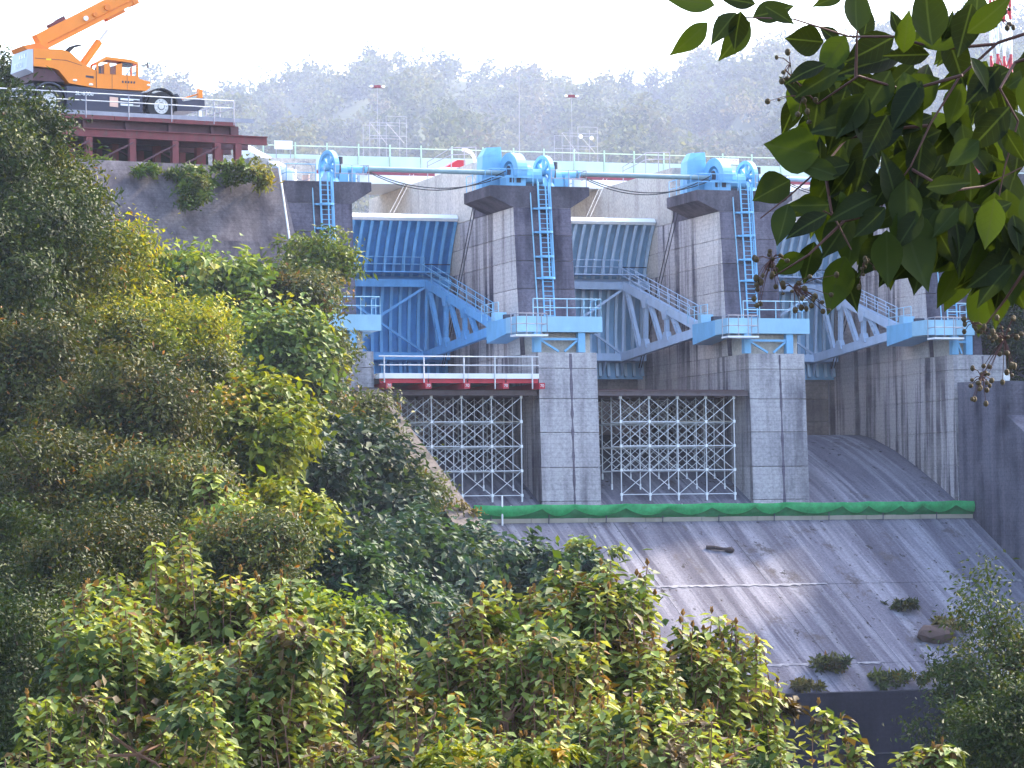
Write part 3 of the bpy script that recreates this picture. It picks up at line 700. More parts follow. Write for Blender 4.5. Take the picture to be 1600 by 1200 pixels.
def hbeam(p, q, w=.3, h=.36):
    m = MB(); p, q = Vector(p), Vector(q); u = Vector((0, 0, 1))
    m.beam(p+u*(h/2-.02), q+u*(h/2-.02), w, .035); m.beam(p-u*(h/2-.02), q-u*(h/2-.02), w, .035); m.beam(p, q, .03, h-.08); return m
for i, y in enumerate(rows):
    for (a, b, lb) in ((-13.0, -2.1, 'under the red work platform'), (2.08, 12.72, 'across the top of the middle bay shoring')):
        nth = ('foremost', 'second', 'third', 'fourth', 'rearmost')[i]
        tag(obj('steel_beam', hbeam((a, y-.2, 8.99), (b, y-.2, 8.99)), M['hbeam']), '%s brown steel beam lying %s' % (nth, lb), 'beam', 'steel beams on the shoring')
t = thing('shade_deck', 'dark plank deck added on the middle bay beams to shade the bay', 'deck')  # deck added to darken the bay interior below
for k in range(14): obj('plank', MB().box((2.1+k*.757, 1.0, 9.18), (2.1+k*.757+.74, 19.0, 9.24)), M['brown'], t)

# ------------------------------------------------------------------ red work platform
rp = thing('work_platform', 'red and white work platform with railing over the first bay', 'platform')
for x in (-12.6, -9.98, -7.37, -4.75, -2.28):
    b = obj('red_beam', MB().box((x-.2, -.95, 9.19), (x+.2, 8.3, 9.57)), M['red'], rp)
    text('70', .27, (x, -.962, 9.38), (1, 0, 0), (0, 0, 1), M['white'], rp, 'beam_number')
xe = [-13.05, -9.75, -7.1, -4.5, -2.25]
for a, b in zip(xe, xe[1:]):
    obj('fascia', MB().box((a+.04, -.2, 9.58), (b-.04, -.1, 9.86)), M['red'], rp)
    obj('deck_panel', MB().box((a, -.32, 9.87), (b-.02, 19.0, 10.2)), M['white'], rp)  # panels extended far upstream to shade the bay below
for z in (10.72, 11.28): obj('rail', MB().tube((-13.1, -.4, z), (-2.3, -.4, z), .04), M['galv'], rp)
for x in (-12.75, -10.1, -7.4, -5.3, -2.75): obj('rail_post', MB().tube((x, -.4, 9.2), (x, -.4, 11.3), .045), M['galv'], rp)

# ------------------------------------------------------------------ walkway with green net along the pier feet
nw = thing('net_walkway', 'walkway screened by a sagging green net along the pier feet', 'walkway')
NX0, NX1, NY = -7.5, 27.75, -2.25
def net_sheet(z0, z1, yoff, sw, seed):
    m = MB(); nx, nz = 300, 7; rn = random.Random(seed); ph = [rn.uniform(0, 6.28) for _ in range(6)]
    sup = [NX0]; 
    while sup[-1] < NX1: sup.append(sup[-1]+rn.uniform(1.6, 4.6))
    for i in range(nx+1):
        x = NX0+(NX1-NX0)*i/nx; k = max(j for j in range(len(sup)) if sup[j] <= x+1e-6); k = min(k, len(sup)-2); u = (x-sup[k])/(sup[k+1]-sup[k]); sag = 4*u*(1-u)
        for j in range(nz+1):
            v = j/nz; z = z1-(z1-z0)*v*(1-.0+sw*(sag-.75))
            y = NY+yoff-.03*math.sin(2.3*x+1.7*math.sin(.9*x)+ph[0]+3*v)*(.3+v)-.006*math.sin(7.3*x+ph[1]-4*v)-.12*sag*math.sin(math.pi*v)-.06*math.sin(1.7*x+1.3*math.sin(.6*x)+ph[3]+2.2*v)*v
            m.v.append((x, y, z-.02*math.sin(1.1*x+ph[2])*(1-v)-.04*sag*(1-v)))
    for i in range(nx):
        for j in range(nz): a = i*(nz+1)+j; m.f.append([a, a+nz+1, a+nz+2, a+1])
    return m
obj('net', net_sheet(.78, 1.62, 0, 0, 3), M['net2'], nw, True)
obj('net_flap', net_sheet(1.05, 1.68, -.2, .75, 8), M['net'], nw, True)
for k in range(9):
    a = NX0+k*(NX1-NX0)/9; b = NX0+(k+1)*(NX1-NX0)/9
    obj('toe_board', MB().box((a+.02, NY-.02, .5), (b-.02, NY+.04, .79)), M['board'], nw)
    obj('walk_board', MB().box((a+.02, NY+.1, .9), (b-.02, -.9, .96)), M['board'], nw)
    obj('bracket', MB().beam((a+1.2, NY-.06, 1.0), (a+1.1, NY-.25, .45), .06), M['dark'], nw)
    obj('post', MB().tube((a+2.6, NY+.1, .55), (a+2.6, NY+.1, 1.66), .03), M['galv'], nw)
obj('end_post', MB().tube((-5.6, NY-.2, .2), (-5.6, NY-.2, 2.3), .06), M['white'], nw)

# ------------------------------------------------------------------ crane trestle
TA = Vector((-26.46, 6.85, 0))
def tp(s, w_, z): p = TA+DD*s+NN*w_; return Vector((p.x, p.y, z))
def tbox(s0, s1, w0, w1, z0, z1, m=None):
    return (m or MB()).hexa([tp(s0, w0, z0), tp(s1, w0, z0), tp(s1, w1, z0), tp(s0, w1, z0)], [tp(s0, w0, z1), tp(s1, w0, z1), tp(s1, w1, z1), tp(s0, w1, z1)])
tr = thing('crane_trestle', 'rust red steel trestle carrying the orange crane above the wall', 'trestle')
for i in range(8): obj('deck_plate', tbox(-17.5+i*2.98, -17.5+(i+1)*2.98-.03, .12, 7.0, 26.92, 27.1), M['railgrey'], tr)
for a, b in ((-17.5, -9.0), (-8.97, -2.3), (-2.27, 1.9), (1.93, 6.2)): obj('edge_beam', tbox(a, b, 0, .11, 26.83, 27.09), M['rust'], tr)
obj('guard_strip', tbox(-17.5, 7.6, .13, .17, 27.12, 27.38), M['railgrey'], tr)
for wv in (.6, 2.6, 4.6, 6.4):
    obj('girder', tbox(-17.5, 6.7, wv-.02, wv+.02, 26.32, 26.9), M['brown'], tr); obj('girder_flange', tbox(-17.5, 6.9, wv-.15, wv+.15, 26.29, 26.33), M['brown'], tr)
for wv in (.35, 3.4, 6.3):
    m = tbox(-17.5, 8.62, wv-.18, wv+.18, 26.22, 26.28); tbox(-17.5, 8.62, wv-.18, wv+.18, 25.72, 25.77, m); tbox(-17.5, 8.62, wv-.05, wv+.05, 25.77, 26.22, m)
    obj('cap_beam', m, M['rust'] if wv < 1 else M['brown'], tr)
    ps = [-16, -13, -9.95, -6.95, -3.96, -.95, 2.03, 5.02, 6.5]
    for s in ps: 
        m = tbox(s-.22, s+.22, wv-.2, wv-.16, 23.4, 25.7); tbox(s-.22, s+.22, wv+.16, wv+.2, 23.4, 25.7, m); tbox(s-.04, s+.04, wv-.16, wv+.16, 23.4, 25.7, m)
        obj('post', m, M['rust'] if wv > 1 else M['rust'], tr)
    for a, b in zip(ps, ps[1:-1]):
        if wv < 5: obj('brace', MB().beam(tp(b, wv-.24 if wv < 1 else wv, 25.45), tp(a+.2, wv-.24 if wv < 1 else wv, 24.0), .12, .1) if wv < 1 else MB().beam(tp(a, wv, 25.45), tp(b, wv, 24.0), .12, .1), M['brown'], tr)
for s in (-13.2, -10.2, -7.2, -4.23, -1.28, 1.71, 4.7, 6.12):
    obj('stiffener', tbox(s-.1, s+.1, .3, .55, 26.3, 26.82), M['brown'], tr)
    obj('rail_post', MB().tube(tp(s, .02, 26.9), tp(s, .02, 28.5), .04), M['railgrey'], tr)
for z in (28.02, 28.5): obj('rail', MB().tube(tp(-17, .02, z), tp(6.12, .02, z), .035), M['galv'], tr); obj('rail', MB().tube(tp(6.12, .02, z), tp(6.12, 6.9, z), .035), M['railgrey'], tr)
for w_ in (2.3, 4.6, 6.9): obj('rail_post', MB().tube(tp(6.12, w_, 27.1), tp(6.12, w_, 28.5), .04), M['railgrey'], tr)

eb = tbox(-24, 7.4, 7.3, 16, 23.5, 26.85)
struct('earth_bank', eb, M['soil'])
# ------------------------------------------------------------------ orange crane
cr = thing('mobile_crane', 'orange rough terrain crane with raised boom on the trestle', 'crane')
def side(poly, w0, w1, mat, name, parent=cr):
    o = obj(name, MB().hexa([tp(s, w0, z) for s, z in poly], [tp(s, w1, z) for s, z in poly]), mat, parent); return fixnormals(o)
W0_, W1_ = 1.0, 3.9
side([(-5.15, 29.05), (.1, 28.86), (.1, 27.55), (-5.15, 27.5)], W0_+.02, W1_-.02, M['navy'], 'chassis')
side([(-8.0, 28.95), (-7.4, 29.1), (-7.4, 28.0), (-8.0, 28.0)], W0_, W1_, M['navy'], 'rear_bumper')
side([(2.55, 28.95), (3.0, 28.45), (4.5, 28.78), (4.52, 28.2), (4.0, 27.85), (2.55, 27.8)], W0_+.1, W1_-.1, M['navy'], 'front_deck')
side([(-7.4, 28.3), (2.6, 28.3), (2.6, 28.85), (-7.4, 29.0)], W0_+.75, W1_-.75, M['dark'], 'axle_frame')
for s in (-6.3, 1.42):
    for w0 in (W0_+.02, W1_-.62):
        c = tp(s, w0+.3, 28.04); ty = obj('wheel', MB().ring(c, NN, .5, .95, .58, 30), M['tyre'], cr)
        obj('rim', MB().ring(c-NN*.2, NN, .26, .52, .1, 24), M['rim'], ty); obj('rim_disc', MB().ring(c-NN*.1, NN, .01, .50, .08, 24), M['railgrey'], ty); obj('hub', MB().ring(c-NN*.2, NN, .01, .2, .16, 16), M['rim'], ty)
        for k in range(10):
            a = 2*math.pi*k/10; q = c-NN*.27+DD*(.38*math.cos(a))+Vector((0, 0, .38*math.sin(a))); obj('bolt', MB().box(q-Vector((.02, .02, .02)), q+Vector((.02, .02, .02))), M['dark'], ty)
        obj('fender', MB().ring(c+NN*.02, NN, 1.10, 1.20, .62, 20, -math.pi*.47, math.pi*.47), M['tyre'] if s > 0 else M['navy'], cr)
side([(-7.41, 31.31), (-5.49, 31.38), (-4.88, 31.2), (-4.01, 30.51), (-3.13, 30.14), (-3.14, 28.99), (-4.98, 29.21), (-5.68, 30.0), (-6.11, 30.14), (-7.41, 30.19)], W0_, W0_+.85, M['orange'], 'near_fairing')
side([(-7.41, 31.31), (-5.49, 31.38), (-4.88, 31.2), (-4.01, 30.51), (-3.13, 30.14), (-3.14, 28.99), (-4.98, 29.21), (-5.68, 30.0), (-6.11, 30.14), (-7.41, 30.19)], W1_-.85, W1_, M['orange'], 'far_fairing')
side([(-7.3, 31.2), (-5.9, 31.2), (-5.0, 30.6), (-3.2, 30.0), (-3.2, 29.3), (-7.3, 29.4)], W0_+.87, W1_-.87, M['rust'], 'turntable')
side([(-7.35, 30.12), (-6.0, 30.05), (-5.2, 29.3), (-7.35, 29.3)], W0_+.25, W1_-.25, M['brown'], 'engine_bay')
side([(-7.9, 30.0), (-7.43, 29.75), (-7.43, 31.28), (-7.78, 31.24)], W0_, W1_, paint('pale blue grey counterweight', (.42, .46, .55), .4, .15), 'counterweight')
side([(-8.0, 31.5), (-7.0, 31.75), (-6.2, 31.4), (-7.75, 31.27)], W0_+.3, W1_-.2, M['orange2'], 'winch_hood')
for k in range(3): obj('emblem', MB().hexa([tp(-7.86, 1.35+k*.42, z) for z in (30.75, 31.0)]+[tp(-7.86, 1.6+k*.42, z) for z in (31.0, 30.75)], [tp(-7.83, 1.35+k*.42, z) for z in (30.75, 31.0)]+[tp(-7.83, 1.6+k*.42, z) for z in (31.0, 30.75)]), M['white'], cr)
text('KATO', .5, tp(-7.93, 2.4, 30.35), -NN, (.0, .0, 1), M['white'], cr)
# cab
side([(-3.12, 29.94), (-.2, 29.94), (-.15, 29.76), (.62, 29.6), (.62, 29.2), (.33, 28.99), (-3.12, 28.99)], W0_-.02, W0_+1.15, M['orange'], 'cab_body')
side([(-3.08, 30.66), (-2.42, 31.08), (-.7, 30.98), (-.2, 30.84), (-.22, 30.66), (-.7, 30.78), (-2.4, 30.88), (-3.0, 30.55)], W0_-.02, W0_+1.15, M['orange'], 'cab_roof')
for a, b in ((-3.1, -2.97), (-2.58, -2.18), (-1.77, -1.33), (-.34, -.2)):
    for w0 in (W0_-.02, W0_+1.05): side([(a, 29.9), (b, 29.9), (b, 30.7), (a, 30.6)], w0, w0+.1, M['orange'], 'pillar')
for a, b in ((-2.97, -2.58), (-2.18, -1.77), (-1.33, -.34)):
    for w0 in (W0_+.02, W0_+1.1): side([(a, 29.94), (b, 29.94), (b, 30.8), (a, 30.75)], w0, w0+.012, M['glass'], 'window')
side([(-1.33, 30.6), (-.5, 30.58), (-.5, 30.8), (-1.33, 30.82)], W0_+.2, W0_+.9, M['dark'], 'sun_visor')
side([(-2.9, 29.9), (-2.65, 29.9), (-2.7, 30.45), (-2.9, 30.45)], W0_+.3, W0_+.8, M['dark'], 'driver_seat')
m = MB().beam(tp(-.9, W0_+.5, 29.95), tp(-.55, W0_+.5, 30.4), .04); obj('steering_column', m, M['dark'], cr)
obj('headlamp', MB().ball(tp(.5, W0_+.05, 29.38), .13, sc=(1.2, 1, .7)), M['lamp'], cr)
for s in (-4.6, -3.5): obj('marker_lamp', MB().ball(tp(s, W0_-.01, 29.42 if s < -4 else 29.2), .1, sc=(1.6, .6, .8)), M['lamp'], cr)
side([(-6.55, 30.62), (-6.2, 30.62), (-6.2, 30.72), (-6.55, 30.72)], W0_-.012, W0_-.002, M['yellow'], 'decal')
side([(-3.85, 29.65), (-3.3, 29.6), (-3.3, 29.75), (-3.85, 29.78)], W0_-.012, W0_-.002, M['dark'], 'vent')
for k in range(5): side([(-1.35+k*.2, 29.42), (-1.24+k*.2, 29.42), (-1.24+k*.2, 29.56), (-1.35+k*.2, 29.56)], W0_-.035, W0_-.022, M['dark'], 'door_mark')
side([(-2.2, 27.85), (-1.62, 27.82), (-1.62, 28.45), (-2.2, 28.48)], W0_-.0, W0_+.015, M['sticker'], 'notice')
for z in (28.3, 27.95): side([(-1.45, z), (-.12, z-.02), (-.12, z+.11), (-1.45, z+.13)], W0_-.0, W0_+.015, M['white'], 'stripe')
text('SL-600e', .34, tp(-3.95, W0_-.01, 28.58), DD, (0, 0, 1), M['white'], cr, sx=1.15)
side([(4.1, 28.75), (4.42, 28.75), (4.42, 29.28), (4.15, 29.36)], W0_+.2, W0_+.5, M['orange'], 'corner_lamp_post')
obj('mirror_arm', MB().tube(tp(2.9, W0_+.3, 28.6), tp(4.1, W0_+.3, 29.0), .05), M['orange2'], cr)
side([(4.1, 27.12), (4.35, 27.12), (4.3, 27.9), (4.1, 27.9)], W0_+.1, W0_+.4, M['white'], 'outrigger_jack')
side([(4.0, 27.11), (5.3, 27.11), (5.3, 27.3), (4.0, 27.3)], W0_+.0, W0_+.6, M['white'], 'outrigger_pad')
# boom
BA = math.radians(28.6); BD = DD*math.cos(BA)+Vector((0, 0, math.sin(BA))); BU = -DD*math.sin(BA)+Vector((0, 0, math.cos(BA))); B0 = tp(-6.5, 2.45, 31.75)
def bbox(a, b, h0, h1, w_, name, mat):
    P = lambda l, h, x: B0+BD*l+BU*h+NN*x
    o = obj(name, MB().hexa([P(a, h0, -w_), P(b, h0, -w_), P(b, h0, w_), P(a, h0, w_)], [P(a, h1, -w_), P(b, h1, -w_), P(b, h1, w_), P(a, h1, w_)]), mat, cr); return fixnormals(o)
bbox(0, 7.4, -.42, .72, .42, 'boom_base', M['orange']); bbox(7.3, 15.0, -.25, .62, .34, 'boom_section', M['orange2']); bbox(15, 21, -.15, .5, .27, 'boom_section', M['orange2'])
bbox(5.0, 6.4, -.62, -.43, .3, 'boom_bracket', M['orange2']); bbox(1.2, 2.4, .73, .92, .3, 'boom_winch', M['rust']); bbox(7.1, 7.5, -.5, .8, .48, 'boom_collar', M['orange2'])
for l, r_, h in ((3.6, .16, .2), (4.3, .15, .15), (5.3, .2, .2), (6.4, .13, .45), (8.6, .3, .2), (9.6, .22, .3)): obj('boss', MB().ring(B0+BD*l+BU*h-NN*(.48 if l < 7.4 else .4), NN, .01, r_, .12, 16), M['white'] if l == 3.6 else M['orange2'], cr)
obj('lift_cylinder', MB().tube(tp(-3.7, 2.45, 30.4), tp(-2.35, 2.45, 32.25), .26, 14), M['orange'], cr)
obj('cylinder_rod', MB().tube(tp(-2.35, 2.45, 32.25), tp(-1.75, 2.45, 33.05), .10, 10), M['galv'], cr)
for k in (-.25, .25): obj('hoist_rope', MB().tube(B0+BD*1.8+BU*.95+NN*k, B0+BD*20+BU*.85+NN*k, .025, 5), M['black'], cr)
obj('mirror_bracket', MB().tube(tp(-.1, W0_-.05, 30.6), tp(.35, W0_-.25, 30.7), .03), M['dark'], cr); obj('mirror', MB().box(tp(.32, W0_-.32, 30.45), tp(.4, W0_-.15, 30.8)), M['dark'], cr)
for a, z0, z1 in ((-2.05, 29.0, 29.94), (-1.0, 29.0, 29.94), (-3.13, 29.0, 30.1)): side([(a, z0), (a+.025, z0), (a+.025, z1), (a, z1)], W0_-.026, W0_-.021, M['dark'], 'panel_seam')
side([(-7.3, 30.72), (-5.2, 30.70), (-4.1, 30.42), (-4.1, 30.39), (-5.2, 30.66), (-7.3, 30.68)], W0_-.008, W0_-.002, M['rust'], 'panel_seam')
obj('exhaust', MB().tube(tp(-3.6, 3.2, 30.2), tp(-3.6, 3.2, 31.0), .07), M['dark'], cr)
for k in range(4): obj('step', MB().beam(tp(-.6+k*.02, W0_-.06, 27.75+k*.28), tp(-.2+k*.02, W0_-.06, 27.75+k*.28), .05), M['dark'], cr)
for k in range(6): obj('hose', MB().path([tp(-5.0+k*.07, 2.0, 31.3), tp(-4.6+k*.07, 2.0, 31.7), tp(-4.0+k*.07, 2.0, 31.9)], .03, 5), M['black'], cr)
obj('boom_pipe', MB().tube(B0+BD*.5-BU*.1-NN*.47, B0+BD*7.2-BU*.1-NN*.47, .04), M['orange2'], cr)

# red mast of a second crane behind the leaves
t = thing('crane_mast', 'red and white lattice crane mast behind the hanging leaves', 'crane')
cx, cyy = 41.6, 19.6
for k in range(8):
    z0 = 24.9+k*2.6; mt = M['white'] if k % 3 == 1 else M['red']
    m = MB()
    for dx in (-.55, .55):
        for dy in (-.55, .55): m.tube((cx+dx, cyy+dy, z0), (cx+dx, cyy+dy, z0+2.58), .11, 6)
    for a, b in (((-.55, -.55), (.55, -.55)), ((.55, -.55), (.55, .55)), ((-.55, .55), (-.55, -.55))):
        m.tube((cx+a[0], cyy+a[1], z0), (cx+b[0], cyy+b[1], z0+2.5), .06, 5); m.tube((cx+b[0], cyy+b[1], z0), (cx+a[0], cyy+a[1], z0+2.5), .06, 5)
    obj('mast_section', m, mt, t)
obj('machine_house', MB().box((cx-3.2, cyy-1, 25.0), (cx-.8, cyy+1.2, 28.9)), M['red'], t)

# loose things on the chute
def onch(x, y, dz=0): return Vector((x, y, prof_z(y)+dz))
m = MB().path([onch(7.0, -5.9, .1), onch(7.5, -6.2, .22), onch(8.0, -6.3, .18), onch(8.4, -6.35, .2)], .14, 7, .09); m.ball(onch(8.4, -6.4, .15), .3, sc=(1.2, 1, .7))
tag(obj('driftwood', m, M['wood']), 'small dark driftwood lying high on the chute', 'driftwood')
def rock(name, c, r, sc, mat, seed):
    rn = random.Random(seed); m = MB().ball(c, r, 9, 6, sc); m.v = [(x+rn.uniform(-.12, .12)*r, y+rn.uniform(-.12, .12)*r, z+rn.uniform(-.12, .12)*r) for x, y, z in m.v]; return obj(name, m, mat)
tag(rock('boulder', onch(17.4, -17.6, .25), 1.0, (1.25, .9, .65), paint('brown rock', (.10, .06, .05), .9, .4), 3), 'brown boulder resting low on the chute beside the weeds', 'rock')
t = thing('torn_bag', 'small white torn bag snagged on the right training wall', 'bag')
rn = random.Random(9); m = MB().ball((28.4, -6.2, 8.9+.9), .32, 8, 6, (.8, .5, 1.3)); m.v = [(x+rn.uniform(-.07, .07), y+rn.uniform(-.05, .05), z+rn.uniform(-.07, .07)) for x, y, z in m.v]; obj('bag', m, M['white'], t)
VEG = [
  (-45.81, -55.9, 17.79, 1.5, 1.73, 'dark', "dark evergreen tree crown nearest the orange crane's rear wheel"),
  (-46.77, -58.61, 14.81, 2.69, 2.4, 'dark', "dark evergreen shrub at the picture's left edge, level with the concrete wall top"),
  (-43.68, -54.39, 15.29, 1.34, 2.19, 'darkyel', 'dark shrub with yellow tips hanging beside the stained retaining wall'),
  (-47.28, -61.42, 10.78, 2.77, 2.63, 'dark', 'dark green shrub at the left edge, below the level of the wall ledge'),
  (-43.97, -57.29, 11.69, 2.15, 1.78, 'darkyel', 'olive shrub with yellow tips between the dark left edge and the yellow hedge'),
  (-40.23, -49.06, 12.07, 1.76, 1.76, 'yel', 'yellow green shrub just below the lower left corner of the concrete wall'),
  (-40.35, -57.27, 7.84, 3.03, 2.25, 'yel', 'broad yellow topped shrub mounded in the middle of the left bank'),
  (-37.3, -53.05, 8.67, 1.34, 1.64, 'yel', 'bright yellow shrub on the right shoulder of the mounded hedge'),
  (-31.8, -18.24, 15.04, 2.01, 1.32, 'kudzu', "blue green vine mound at the foot of the retaining wall's left part"),
  (-28.51, -19.27, 13.35, 3.11, 2.27, 'kudzu', 'leafy vine covered bush in front of the middle of the retaining wall'),
  (-23.69, -16.63, 12.76, 2.84, 2.16, 'grey', 'grey green bush with brownish top beside the blue trunnion beam end'),
  (-24.26, -14.41, 14.68, 3.2, 0.75, 'brown', 'flat topped brownish bush below the retaining wall ledge'),
  (-19.32, -8.77, 16.6, 2.03, 1.95, 'tree', 'small light green tree standing before the caged ladder of the first pier'),
  (-18.75, -8.63, 9.5, 1.41, 2.19, 'grey', 'grey green bush hiding the foot of the first pier'),
  (-28.02, -27.69, 9.44, 2.98, 2.38, 'kudzu', 'vine covered bush downhill from the flat brownish bush'),
  (-24.5, -24.54, 7.22, 2.72, 2.36, 'grey', 'mottled green bush on the slope left of the red work platform'),
  (-19.71, -17.6, 5.07, 2.16, 2.09, 'grey', 'olive green bush against the top of the left chute wall'),
  (-17.79, -20.22, 2.11, 1.99, 1.7, 'grey', 'feathery green bush next to the left end of the green net'),
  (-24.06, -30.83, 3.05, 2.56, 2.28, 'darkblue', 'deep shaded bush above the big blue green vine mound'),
  (-14.25, -19.22, 0.6, 1.04, 0.67, 'brown', 'low reddish brown bush touching the left end of the green net'),
  (-38.65, -68.25, 4.84, 1.94, 1.56, 'yelbig', 'sunlit yellow green broadleaf branch mass in the middle of the bank'),
  (-38.37, -71.44, 3.28, 1.21, 1.21, 'yelbig', 'yellow green leaf cluster hanging below the sunlit broadleaf mass'),
  (-41.65, -86.04, 0.45, 1.69, 1.08, 'yelbig', 'lower yellow green spray reaching out over the dark hollow'),
  (-48.11, -70.4, 5.68, 2.73, 2.47, 'brownd', 'dark brownish thicket at the left edge, halfway down the picture'),
  (-45.24, -75.5, 3.96, 2.52, 2.22, 'brownd', 'rust tinged dark thicket below the yellow topped mound'),
  (-50.33, -86.33, 1.12, 2.52, 2.01, 'brownd', 'dark tangled thicket with rusty leaves near the lower left edge'),
  (-47.07, -89.52, 0.83, 2.02, 1.53, 'grey', 'grey green thicket behind the tall pale topped sprout'),
  (-54.4, -104.89, -1.74, 2.12, 1.77, 'dark', 'dark bush at the lower left edge beside the pale leaved shrub'),
  (-24.64, -45.18, -1.85, 3.19, 2.23, 'kudzub', 'large blue green vine mound below the feathery green bush'),
  (-19.61, -42.65, -1.78, 2.16, 1.44, 'kudzub', "blue green vine mound lapping onto the chute's left side"),
  (-30.06, -60.14, -4.4, 2.88, 2.02, 'kudzub', 'blue green vine mound in the dark dip between the front shrubs'),
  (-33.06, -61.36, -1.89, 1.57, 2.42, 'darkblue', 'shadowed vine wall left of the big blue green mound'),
  (-17.3, -44.44, -2.45, 1.62, 1.04, 'kudzub', 'small vine mound behind the top of the middle front shrub'),
  (-14.6, -42.22, -1.63, 1.39, 0.79, 'kudzu', 'small leafy mound standing alone against the grey chute'),
  (-58.15, -124.65, -3.85, 1.85, 1.69, 'dark', 'dark bush filling the bottom left corner'),
  (-53.92, -113.55, -0.75, 1.59, 1.24, 'brownd', 'dark rust flecked bush left of the reddish upright shoots'),
  (-47.04, -103.17, -0.9, 1.4, 1.2, 'grey', 'grey green bush behind the left front shrubs'),
  (-48.29, -115.32, -3.12, 1.24, 1.24, 'kudzu', 'leafy green bush right of the left front shrubs'),
  (-51.93, -132.03, -3.56, 1.01, 1.01, 'sprig', 'front shrub in the gap between the left and the middle group'),
  (-55.07, -131.0, -2.94, 1.44, 1.15, 'kudzu', 'deep green bush behind the lower left front row'),
  (-55.44, -117.17, -2.73, 1.52, 1.35, 'brownd', 'dark bush behind the left end of the front row'),
  (-50.58, -152.51, -3.98, 0.48, 0.28, 'sprig', 'low shrub at the bottom edge below the dark end wall'),
  (-53.4, -147.38, -3.23, 1.27, 0.92, 'sprig', 'dense shrub below the pointed pale leaved one'),
  (-51.71, -150.04, -3.6, 1.12, 0.67, 'sprig', 'dense shrub below the broad yellow green one'),
  (-46.58, -97.02, -0.31, 1.27, 1.06, 'kudzu', 'green bush at the foot of the tall pale topped sprout'),
  (-44.0, -60.27, 7.8, 1.97, 1.97, 'darkyel', 'olive bush between the dark left edge and the mounded hedge'),
  (-39.69, -62.65, 5.46, 2.23, 1.67, 'brownd', 'shaded brownish bush under the front of the mounded hedge'),
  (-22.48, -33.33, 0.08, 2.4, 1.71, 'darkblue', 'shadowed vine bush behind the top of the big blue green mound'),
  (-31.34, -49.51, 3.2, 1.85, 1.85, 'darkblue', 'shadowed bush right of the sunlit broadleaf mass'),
  (-33.49, -67.49, -3.19, 1.64, 1.5, 'kudzub', 'small blue green vine mound filling the dip left of the pointed front shrub'),
  (-62.04, -155.05, -3.15, 1.35, 0.58, 'sprig', 'shrub along the bottom edge at the left, in front of the others'),
  (-39.75, -86.59, -1.45, 1.13, 0.99, 'kudzub', 'small green bush right below the lower yellow green spray'),
  (-46.73, -94.94, 1.31, 0.65, 0.78, 'sprigs', 'tall sprout with pale leaf rosettes above the left front shrub'),
  (-57.64, -139.71, -1.57, 1.27, 1.14, 'sprig', 'pale leaved shrub with upright reddish shoots, left front'),
  (-55.96, -140.27, -1.65, 1.02, 0.95, 'sprig', 'pale leaved shrub right of the reddish shoots, left front'),
  (-59.75, -145.27, -2.91, 1.5, 1.21, 'sprig', 'yellow green shrub at the foot of the left front group'),
  (-57.95, -147.98, -2.9, 1.45, 1.06, 'sprig', 'yellow green shrub in the bottom row below the dark vine dip'),
  (-53.56, -145.24, -2.61, 1.07, 1.01, 'sprig', 'pointed pale leaved shrub in front of the blue green vine dip'),
  (-50.66, -142.02, -1.98, 1.12, 1.08, 'sprig', "tallest pale leaved shrub in the middle, overlapping the chute's lower left"),
  (-50.61, -145.16, -2.93, 1.33, 1.33, 'sprig', 'broad yellow green shrub right of the tallest middle shrub'),
  (-48.5, -143.76, -2.98, 1.0, 0.94, 'sprig', 'yellow green shrub in front of the lower chute slabs'),
  (-47.16, -143.12, -3.61, 0.76, 0.53, 'sprig', 'low shrub left of the dark end wall'),
  (-45.6, -143.63, -3.82, 0.53, 0.28, 'sprigs', 'thin leafy spray crossing the dark end wall'),
  (-46.0, -145.59, -4.2, 0.27, 0.55, 'sprigs', 'slender upright shoot standing before the dark end wall'),
  (-57.17, -153.5, -3.44, 1.53, 0.61, 'sprig', 'brown flecked shrub along the bottom edge, left of centre'),
  (-54.61, -155.41, -3.46, 1.5, 0.55, 'sprig', 'brown flecked shrub along the bottom edge, right of centre'),
  (-52.25, -154.07, -3.77, 0.99, 0.44, 'sprig', 'brown flecked shrub along the bottom edge before the dark wall'),
  (-58.01, -160.62, -3.22, 0.8, 0.23, 'yelbig', 'bright yellow green shrub top at the very bottom edge'),
  (-29.13, -118.5, -4.37, 1.06, 2.05, 'tree2', 'dark green sapling at the right edge before the chute'),
  (-31.14, -119.9, -5.33, 0.93, 1.25, 'tree2', 'lower dark green bush left of the right edge sapling'),
  (-46.34, -149.7, -4.24, 0.67, 0.23, 'sprig', 'yellow tipped low shrub at the bottom right'),
  (-37.58, -135.7, -4.96, 0.88, 1.02, 'dark', 'dark bush in the bottom right corner'),
  (34.48, 5.09, 12.33, 1.52, 2.24, 'dark', 'dark green shrub in the corner behind the far trunnion beam'),
  (35.18, 4.03, 7.58, 1.34, 2.01, 'dark', "dark green shrub above the right training wall's sloping top"),
  (-32.46, 25.56, 31.18, 1.52, 1.7, 'dark', "dark tree top showing left of the crane's counterweight"),
  (-30.2, 5.1, 23.73, 1.56, 0.37, 'ivy', 'ivy patch under the left end of the crane trestle'),
  (-27.02, 4.05, 23.28, 1.56, 0.49, 'ivy', "ivy patch between the trestle's red posts"),
  (-24.37, 3.18, 22.88, 1.56, 0.66, 'ivy', "ivy patch spilling over the wall below the trestle's middle"),
  (-21.61, 3.3, 23.24, 1.4, 0.58, 'ivy', "ivy patch at the foot of the trestle's last posts"),
  (-19.61, 3.68, 23.41, 0.62, 0.99, 'ivyyel', 'yellowish vine clump at the corner where wall meets first pier'),
  (-24.82, 1.28, 21.65, 0.89, 0.97, 'ivy', 'hanging ivy strand on the retaining wall face'),
]
